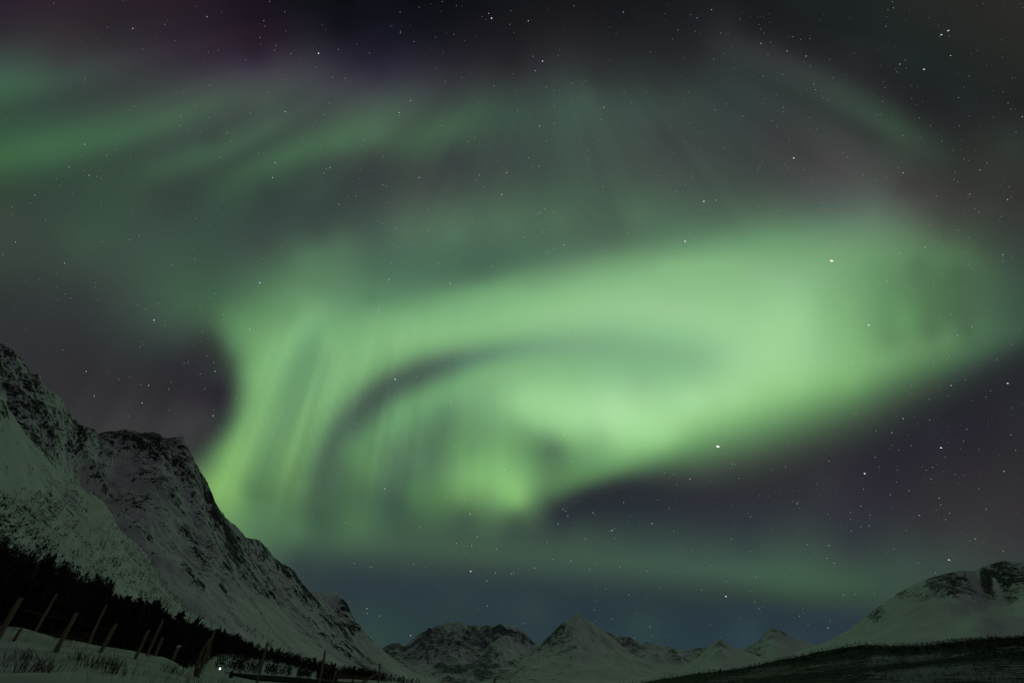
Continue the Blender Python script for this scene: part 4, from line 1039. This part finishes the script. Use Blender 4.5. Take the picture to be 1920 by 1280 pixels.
# thin out duplicates
key = np.round(pts[:, :2] / 6); _, ui = np.unique(key, axis=0, return_index=True); pts = pts[np.sort(ui)]
C0 = 14.0
def phi(d2): return np.sqrt(d2 + C0 * C0)
XY = pts[:, :2]
D2 = ((XY[:, None] - XY[None]) ** 2).sum(-1)
M = phi(D2)
Np = len(XY)
Amat = np.zeros((Np + 1, Np + 1)); Amat[:Np, :Np] = M - np.eye(Np) * 3.0; Amat[:Np, Np] = 1; Amat[Np, :Np] = 1
rhs = np.zeros((Np + 1, 3)); rhs[:Np] = pts[:, 2:]
W = np.linalg.solve(Amat, rhs)
STEP = 8
gx = np.arange(-320, 2241, STEP); gy = np.arange(-240, 1321, STEP)
XX, YY = np.meshgrid(gx, gy, indexing='ij')
q = np.stack([np.clip(XX, -60, 1980).ravel(), np.clip(YY, -40, 1230).ravel()], -1)
val = np.zeros((len(q), 3))
for i in range(0, len(q), 4000):
    d2 = ((q[i:i + 4000, None] - XY[None]) ** 2).sum(-1)
    val[i:i + 4000] = phi(d2) @ W[:Np] + W[Np]
# faint curtain rays inside the swirl
val = val.reshape(XX.shape + (3,))
ang = np.arctan2(YY - (-500), XX - 960)
rays = fbm(ang * 90, YY / 500, 3, 55) - 0.5
lowm = np.exp(-((YY - 800) / 170.0) ** 2) * np.clip((1050 - XX) / 300, 0, 1)
ang2 = np.arctan2(XX - 1010, YY + 60)          # upper rays fan out from the magnetic zenith
rays2 = fbm(ang2 * 22 + 40, np.hypot(XX - 1010, YY + 60) / 700, 4, 57) - 0.5
highm = np.exp(-((np.hypot(XX - 1010, YY + 60) - 560) / 420.0) ** 2) * np.clip((470 - YY) / 150, 0, 1)
val = val * (1 + 0.15 * (rays * lowm)[..., None] + 0.13 * (rays2 * highm)[..., None])
val = np.clip(val, 8, 250)
dirs = ray(XX, YY); nrm = np.linalg.norm(dirs, axis=-1, keepdims=True); dn = dirs / nrm
bs, _ = base_sky(dn[..., 2])
col = np.clip(lin(val) - bs, 0, None)
RAD = 80000.0
Vp = dn * RAD; Vp[..., 2] += CZ
fade = np.clip((XX + 320) / 200, 0, 1) * np.clip((2240 - XX) / 200, 0, 1) * np.clip((YY + 240) / 160, 0, 1)
col = col * fade[..., None]
faces = grid_faces(len(gx), len(gy))
glow = col.max(-1).ravel()
keep = glow[faces].max(1) > 0.0012
faces = faces[keep]
used = np.unique(faces); remap = -np.ones(len(glow), int); remap[used] = np.arange(len(used))
me = mesh_from(Vp.reshape(-1, 3)[used], remap[faces], 'aurora')
ca = me.attributes.new('glow', 'FLOAT_COLOR', 'POINT')
ca.data.foreach_set('color', np.concatenate([col.reshape(-1, 3)[used], np.ones((len(used), 1))], 1).astype(np.float32).ravel())
am = bpy.data.materials.new('aurora_glow'); am.use_nodes = True
nt = am.node_tree; nt.nodes.clear()
o_ = nt.nodes.new('ShaderNodeOutputMaterial'); e_ = nt.nodes.new('ShaderNodeEmission'); t_ = nt.nodes.new('ShaderNodeBsdfTransparent'); a_ = nt.nodes.new('ShaderNodeAddShader')
at_ = nt.nodes.new('ShaderNodeAttribute'); at_.attribute_name = 'glow'
nt.links.new(at_.outputs['Color'], e_.inputs[0]); e_.inputs[1].default_value = 1.0
nt.links.new(e_.outputs[0], a_.inputs[0]); nt.links.new(t_.outputs[0], a_.inputs[1]); nt.links.new(a_.outputs[0], o_.inputs[0])
am.cycles.emission_sampling = 'NONE'
au = link('aurora', me, am)
tag(au, 'swirling green aurora glowing across the night sky', None, None, 'stuff')

# ------------------------------------------------------------------ stars
# position on a three times enlarged photo tile, brightness 1 (brightest) to 4, tint w white b blue o orange
STARS = {
    (0, 0): "302,20,3b;478,442,4w;479,455,3w;452,234,4b;747,161,2w;604,154,4b;926,139,3o;1164,95,2w;1516,10,3w;1602,68,3w;1484,118,3w;1490,149,4w;1463,212,3w;1607,174,4w;1545,283,3w;1552,258,4w;1636,302,3w;1792,301,1w;1903,279,3w;984,229,4b;803,277,4b;1173,296,4b;1228,283,4w;1382,337,4w;1776,380,4w;1871,436,3w;1178,480,4w;1505,517,3b;1032,524,4w;1853,581,3w;1605,629,2w;1824,646,3w;754,599,3w;1096,595,4w;1408,637,4w;1772,686,4b;30,672,4b;1175,661,4w;1018,654,4w;1012,707,4w;1130,741,4w;1277,749,3w;662,753,4w;476,812,2w;652,838,4w;463,876,3w;443,898,3b;388,940,2b;474,961,3w;501,987,2w;544,993,4w;568,1001,4w;557,956,4w;602,871,4w;733,897,4w;728,978,4w;317,1007,3w;336,1046,4w;195,1098,2b;172,1142,3w;68,1165,3w;409,1084,4w;485,1053,4w;684,1053,4w;570,1138,3b;498,1174,4w;257,1240,3w;1548,914,2w;1534,999,2w;1856,944,2b;1821,973,3w;1836,948,4w;1235,884,4w;1455,861,4w;1248,1127,4b;1101,1231,4w;1804,823,4w;1697,775,4w;1908,1150,3w;1303,795,4w",
    (640, 0): "829,77,2b;845,104,1w;1052,119,2w;948,138,4w;568,10,4w;438,43,4w;647,34,4w;954,61,4w;330,68,4w;332,186,3w;333,176,4w;633,195,3b;279,148,4b;408,235,3o;158,299,3b;22,442,3w;678,437,3b;1132,345,1b;1091,399,2b;1078,317,3w;965,417,4b;860,484,3w;1586,69,2b;1820,78,3b;1310,34,3w;1300,469,3w;1153,489,3w;1195,507,4w;389,566,2b;326,634,2w;326,649,4w;208,666,3b;228,756,3w;126,787,4w;566,708,3w;235,881,3w;161,958,4b;437,999,2b;234,1038,3w;252,1047,4w;81,1101,3w;40,1106,4o;485,1179,3w;749,776,3w;779,812,3o;712,798,4w;1115,710,2w;1197,598,3w;991,628,3b;1477,605,2o;1736,292,3o;1864,220,3w;1893,170,3w;1718,518,4w;1632,577,4w;1461,674,4w;1153,795,3w;1054,888,3w;1112,934,4w;930,971,2b;777,983,3w;760,1012,3w;902,1095,2w;799,1052,4w;1145,1173,3w;1118,1198,3w;1190,1194,4w;1100,1206,4w;1471,1051,4w;1386,901,4b;1871,858,3o;1783,990,4w;1882,1080,3w;229,1254,4w;735,1245,4w;1196,694,4w;587,458,4w",
    (1280, 0): "163,56,2w;82,102,2b;45,84,3w;70,178,3w;214,188,3w;322,109,4w;428,139,4w;437,165,4w;458,188,4w;439,245,2w;494,241,4w;588,288,2w;695,317,2w;620,208,3w;663,224,4w;715,220,4w;175,336,3w;7,327,4o;562,420,3w;738,474,3w;747,505,3w;789,550,3o;823,561,4w;844,440,4w;827,334,4w;1144,150,3w;1185,45,3w;1155,56,3w;1180,11,3w;1494,174,1b;1455,197,1b;1500,205,4w;1507,314,2w;1357,391,1b;1221,362,2w;1257,383,4w;1250,341,4w;1206,405,4b;1140,492,4w;1289,554,3b;1125,570,4w;1332,663,3b;1395,706,3b;1551,549,3w;1611,429,3b;1802,517,4b;1854,442,4b;1846,615,3b;1830,579,3o;1910,657,2b;1875,745,3b;1613,655,4w;1748,660,4w;1555,709,3b;1458,794,3b;1238,762,3w;1517,846,4b;1711,917,3w;1672,957,2b;1532,969,4w;1526,1010,3w;1546,1022,4w;1241,973,2w;1215,943,4w;1145,1003,4w;1082,1011,4w;1018,983,3w;929,886,3w;903,858,4w;625,889,1b;574,922,4w;447,911,3w;433,941,4w;420,954,4w;682,955,3w;336,655,3w;181,619,3w;248,586,3b;568,605,3w;565,631,3b;502,679,4w;528,711,4w;716,663,4w;714,728,4b;753,728,4b;603,786,4w;236,835,3w;102,844,4w;17,797,4w;107,744,4w;39,694,4w;56,973,4w;52,1000,3w;14,1039,4w;119,1133,1b;187,1126,2w;120,1184,3w;421,1160,3w;529,1186,4w;886,1114,3w;947,1156,3b;793,1141,3w;877,1161,4w;1614,1092,2b;1605,1108,4b;1427,1102,3w;1228,1127,4w;1827,1123,2w;1847,1109,4w;1667,1193,3w;1643,1175,4w;1836,1050,3w;35,517,3w;4,558,4w;452,428,4w;480,309,4w;1092,648,3w;1111,645,4w;234,303,4w;291,386,4w;716,372,4w;1391,1261,4w;1791,1218,4w;1583,895,4w;489,127,4b",
    (0, 400): "87,161,2w;16,232,3w;363,280,2w;575,161,3w;727,149,3w;780,124,4w;1099,32,4w;1088,206,4w;1095,256,3w;969,290,3w;1474,253,3w;1740,226,3b;1905,178,3w;1758,190,4w;1461,390,1b;1614,438,3b;1875,333,3w;1208,451,3w;1125,523,3w;1180,480,4b;889,506,3w;774,516,4w;820,539,4w;866,600,1b;868,616,4w;925,628,4w;1255,568,3w;1182,613,4w;1138,663,4w;1405,652,2w;1803,538,3w;397,477,3w;368,454,4w;325,484,4w;317,415,4w;319,337,4w;535,388,4w;535,412,4w;219,371,4w;354,768,3b;485,888,2w;668,932,3w;791,961,3w;836,967,2w;949,989,3w;963,949,4w;1035,841,4w;1058,838,4w;1203,838,3w;1209,888,2w;1165,801,4w;787,748,4w;530,1026,2w;800,1065,2w;498,1211,2b;1198,1137,2w;1202,1105,4w;1151,985,4w;1127,904,4w;730,919,4w;952,1107,4w;723,1138,4w;1330,1039,3w;1453,1092,3w;1766,772,3w;1904,1036,3w;1872,1065,3w;1502,1164,3w;1570,1164,4w;1862,1150,4w;1732,1255,4w;1359,760,3w;800,723,4b;1577,192,4w;1430,712,4w",
    (640, 400): "308,86,3w;279,277,3w;268,371,2b;261,385,4w;545,281,3w;547,357,4w;612,394,2w;847,296,3w;762,444,3o;417,463,4w;209,540,2o;209,556,3w;338,704,2b;303,932,1b;297,1028,3o;425,918,3w;600,856,4w;728,994,3w;616,1054,2b;725,1068,4w;764,1103,3w;382,1128,4w;1252,178,2w;1157,220,3w;1190,200,4w;1470,211,4w;1542,239,3w;1468,258,4w;1723,194,4w;1844,233,3w;1611,112,4w;1172,90,3w;1133,106,4w;1028,134,4w;659,97,3w;488,95,4w;735,46,3w;1005,499,3w;1079,384,3w;1290,526,3b;1276,685,2w;1425,685,4w;1652,699,4w;1843,577,4w;1410,574,4w;1130,805,3w;1134,817,4w;928,829,4b;1117,981,3w;1618,1110,3o;1253,1245,2w;1149,1265,3w;1232,1272,3w;654,1203,3w;453,1236,4w;93,1183,3w;77,1069,4w;213,837,4w;156,772,4w;24,797,4b;1750,914,4w;1504,1191,4w;685,748,4w;815,748,4w;1134,732,4w;1062,1196,4w",
    (1280, 400): "33,109,3w;14,157,1w;133,198,3o;205,121,3w;254,128,3w;200,134,4w;270,136,4w;378,101,4w;849,155,2o;838,267,0o;1220,225,2o;1362,191,2o;1464,187,3o;1442,132,3w;1408,157,4w;1549,95,3w;1390,62,3w;1163,186,4w;1609,136,4w;1801,231,2w;1801,268,4w;1854,249,4w;1606,288,3w;1625,314,3b;1457,344,4w;1413,395,3w;1438,469,4w;1148,382,2b;769,364,4w;364,421,3w;597,461,3w;42,339,3w;299,268,4w;38,268,4w;956,568,3w;1046,628,1w;1513,568,3w;1448,579,3b;1370,601,4b;1500,442,4w;1626,637,2b;1546,687,2b;1621,691,4b;1489,718,4w;1383,684,4o;1144,748,3o;430,700,2w;499,713,4o;238,690,4w;137,670,4w;48,635,4w;958,843,2w;978,823,3w;804,843,3w;1050,829,4w;1487,820,3w;1497,801,4w;1365,817,4w;1408,861,4w;1207,898,3w;1850,736,3w;1893,651,4w;1768,823,3w;1578,915,4w;1828,955,1b;1509,967,2w;1529,942,4w;1589,937,4w;1705,1032,3w;1492,1026,4w;1388,1045,3w;1287,966,4w;1165,996,4w;1064,1010,3b;805,1026,3w;684,980,3w;294,948,3w;365,963,4w;353,1142,2b;335,1108,4o;368,1090,4w;348,1214,4w;975,1126,3w;983,1093,4w;1240,1153,2w;1202,1140,4w;1390,1158,4w;1086,1221,3w;1171,1231,3w;1598,1213,3w;1847,1245,3w;1850,1092,4w;1732,996,4w;523,1153,4w;647,1174,4w;468,1200,4w;222,757,4w",
    (640, 780): "1253,106,2w;918,298,2w;1149,127,3w;1232,134,3w;1364,142,3w;1297,256,2b;1351,260,3w;1022,164,4w;632,171,3w;654,65,3w;245,407,2w;597,461,3w;694,466,3w;725,550,2w;526,308,4b;457,270,4w;441,619,3w;765,676,3w;648,715,3w;733,727,3w;872,747,3o;728,871,1o;407,832,3w;73,826,3w;161,847,4w;173,847,4w;474,848,4w;867,880,3w;957,886,3w;969,876,4w;1087,852,3w;818,925,3w;821,1066,3o;1247,523,3w;1262,532,4w;1415,544,3w;1220,604,3w;1523,642,2w;1512,646,4w;1537,633,4w;1538,687,4w;1747,602,2w;1870,646,3w;1843,519,3o;1817,320,3w;1870,326,3w;1887,384,4w;1778,471,4w;1516,325,4w;1292,814,3w;1190,805,4w;1158,710,4w;1372,690,4w;1720,870,3w;1794,962,4w;1397,861,4w;1566,847,4w;1489,969,4w;143,1080,2o;146,1107,3o;214,1122,3w;390,1232,2w;1736,1182,3w;1747,1237,4w;1523,1138,4w;1618,1003,4w;92,262,4w;20,598,4w;716,628,4w;1271,562,4w;1588,484,4w",
    (1280, 780): "198,170,0w;41,352,2w;319,349,3w;278,268,3w;295,272,4w;579,283,3w;505,303,4w;823,253,3w;1024,322,1w;1083,230,3w;1017,409,3w;1168,441,3w;1274,418,3w;1104,283,4w;1206,303,4w;1453,177,1w;1176,92,2b;1239,13,2w;1389,20,3w;1599,73,3w;1580,139,3w;1285,165,3b;1177,163,4b;1217,190,4w;1477,230,3b;1847,106,3w;1873,192,3w;1808,310,2w;1533,326,4w;1405,287,3w;1371,304,4w;1398,352,3w;1202,371,4w;1443,460,2o;1451,497,3w;1426,527,4w;1501,545,3w;1480,581,3w;1332,557,2b;1666,406,3b;1707,521,3w;1647,689,2o;644,491,2b;650,481,4w;619,478,4w;480,448,4w;382,565,3w;498,633,4b;943,539,3w;944,577,4w;817,549,4w;1055,556,3w;1048,615,3w;1002,505,3w;1003,622,4w;948,644,3w;823,727,2b;700,721,3w;273,688,3w;379,760,4w;813,797,3w;853,825,3w;1325,826,3b;1498,807,1b;1514,780,4b;1527,798,4b;1803,757,3w;1422,880,3w;414,904,3w;245,928,4w;54,751,4w;158,837,4w;243,1012,1o;108,977,3w;380,983,4w;405,1042,3w;430,1080,3o;905,1003,3w;968,998,4w;1080,997,4w;676,1080,4w;681,1106,4b;656,1122,3o;818,1189,2w;828,1147,4w;706,1171,4w;154,1170,4w;467,61,4w;598,150,4w;752,377,4w;1258,641,4w;1188,745,4w;1166,182,4b",
}
UNIQ = {  # enlarged-tile key -> what sets the star apart
    (1280, 400, 838, 267): 'brightest star in the sky, pale orange, in the upper right of the aurora band',
    (1280, 780, 198, 170): 'bright white star just under the lower edge of the brightest aurora',
    (640, 780, 728, 871): 'bright reddish star alone in the dark band above the jagged range',
    (1280, 0, 1357, 391): 'bright bluish star alone in the dark top right sky',
    (640, 400, 303, 932): 'bluish star in the dark lane at the upper left of the aurora swirl',
    (0, 400, 866, 600): 'bright violet star above the high left mountain near the dim green patch',
    (1280, 780, 243, 1012): 'bright orange white star right of the pyramid peak at the aurora lower fringe',
    (1280, 0, 119, 1133): 'brighter bluish star just above the long aurora band, with a dimmer one beside it',
    (1280, 400, 1046, 628): 'white star streak in the green glow at the right end of the aurora band',
    (1280, 780, 1498, 807): 'bluish star just above the round mountain on the right',
}
base_ico = None


def star_mat(name, c, s):
    m = bpy.data.materials.new(name); m.use_nodes = True
    nt = m.node_tree; nt.nodes.clear()
    o = nt.nodes.new('ShaderNodeOutputMaterial'); e = nt.nodes.new('ShaderNodeEmission')
    e.inputs[0].default_value = (*c, 1); e.inputs[1].default_value = s
    nt.links.new(e.outputs[0], o.inputs[0]); m.cycles.emission_sampling = 'NONE'
    return m


TINT = {'w': (1, .97, .97), 'b': (.72, .74, 1.0), 'o': (1.0, .72, .60)}
# brightness class: (radius in photo pixels, strength)
CLS = {0: (2.0, 1.5), 1: (1.2, 0.95), 2: (0.85, 0.65), 3: (0.66, 0.42), 4: (0.5, 0.30)}
SMAT = {(t, k): star_mat('star_light', TINT[t], CLS[k][1]) for t in TINT for k in CLS}
SR_ = 60000.0
OCT = np.array([(1, 0, 0), (-1, 0, 0), (0, 1, 0), (0, -1, 0), (0, 0, 1), (0, 0, -1),
                (.6, .6, .55), (-.6, .6, .55), (-.6, -.6, .55), (.6, -.6, .55), (.6, .6, -.55), (-.6, .6, -.55), (-.6, -.6, -.55), (.6, -.6, -.55)])
OCF = [(4, 6, 7), (4, 7, 8), (4, 8, 9), (4, 9, 6), (5, 11, 10), (5, 12, 11), (5, 13, 12), (5, 10, 13),
       (0, 6, 9), (0, 9, 13), (0, 13, 10), (0, 10, 6), (1, 8, 7), (1, 12, 8), (1, 11, 12), (1, 7, 11),
       (2, 7, 6), (2, 11, 7), (2, 10, 11), (2, 6, 10), (3, 9, 8), (3, 13, 9), (3, 12, 13), (3, 8, 12)]


def star_shape(px, py, rad):
    """long axes of a star trailed by the long exposure, as world vectors"""
    d0 = ray(px, py); d0 = d0 / np.linalg.norm(d0)
    e = 0.5
    a = ray(px + e, py); a = a / np.linalg.norm(a) - d0
    b = ray(px, py + e); b = b / np.linalg.norm(b) - d0
    # trail in photo pixels
    dx, dy = px - 960, py - 640
    rr = math.hypot(dx, dy) / 1150
    tx, ty = 1.0 + dx / 1150 * 1.6 * rr, 0.10 + dy / 1150 * 1.6 * rr * (1 if dx > 0 else 1)
    if py < 300 and abs(dx) < 400: tx *= 0.4
    if tx < 0: tx, ty = -tx, -ty
    ln = math.hypot(tx, ty) + 1e-6
    long_ = rad * (1 + 0.45 * ln)
    ux, uy = tx / ln, ty / ln
    A = (a * ux + b * uy) / e * long_ * SR_; B = (-a * uy + b * ux) / e * rad * 0.85 * SR_
    Cn = d0 * np.linalg.norm(B)
    return d0 * SR_ + np.array([0, 0, CZ]), A, B, Cn


def star_verts(px, py, rad):
    c, A, B, Cn = star_shape(px, py, rad)
    return c, OCT[:, :1] * A + OCT[:, 1:2] * B + OCT[:, 2:] * Cn


cand = []
for (x0, y0), txt in STARS.items():
    for tok in txt.split(';'):
        X, Y, k = tok.split(',')
        px = x0 + int(X) / 3; py = y0 + int(Y) / 3
        cand.append((px, py, int(k[0]), k[1], (x0, y0, int(X), int(Y))))
seen = []; faint = []
cand.sort(key=lambda c: c[2])
for c in cand:
    if any(abs(c[0] - s[0]) < 2.5 and abs(c[1] - s[1]) < 2.5 for s in seen): continue
    seen.append(c)
CN = {'w': 'white', 'b': 'bluish', 'o': 'orange'}
SIZ = {0: 'very bright', 1: 'bright', 2: 'clear', 3: 'small'}
for i, (px, py, k, t, key) in enumerate(seen):
    if k > 3 or i >= 296:
        faint.append((px, py, CLS[k][0], t)); continue
    c, Vs = star_verts(px, py, CLS[k][0] * (0.85 if px > 1200 and k > 1 else 1.0))
    me = py_mesh('star', Vs, OCF, True)
    o = link('star', me, SMAT[(t, k)]); o.location = c
    if key in UNIQ:
        tag(o, UNIQ[key], 'star', 'stars across the night sky')
    else:
        tag(o, '%s %s point of a star among many like it in the night sky' % (SIZ[k], CN[t]), 'star', '%s %s stars across the night sky' % (SIZ[k], CN[t]))
rg = np.random.default_rng(5)
n = 0
while n < 2200:
    px = rg.uniform(-250, 2170); py = rg.uniform(-200, 1230)
    dens = 0.35 + 0.65 * np.clip((px - 300) / 1300, 0, 1)
    if rg.uniform() > dens: continue
    faint.append((px, py, float(rg.uniform(0.18, 0.40)), rg.choice(['w', 'w', 'b', 'w', 'o']))); n += 1
for t in ('w', 'b', 'o'):
    pass
VV = []; FF = []; MI = []
for q, (px, py, rad, t) in enumerate(faint):
    c, Vs = star_verts(px, py, rad * (0.8 if px > 1200 else 1.0))
    VV.append(c + Vs); FF.append(np.array(OCF) + 14 * q); MI += ['wbo'.index(t)] * len(OCF)
me = mesh_from(np.concatenate(VV), np.concatenate(FF), 'faint_stars')
for t in 'wbo': me.materials.append(star_mat('faint_star_light', TINT[t], 0.55))
me.polygons.foreach_set('material_index', np.array(MI, np.int32))
o = link('faint_stars', me); tag(o, 'countless faint stars scattered over the whole night sky', None, None, 'stuff')
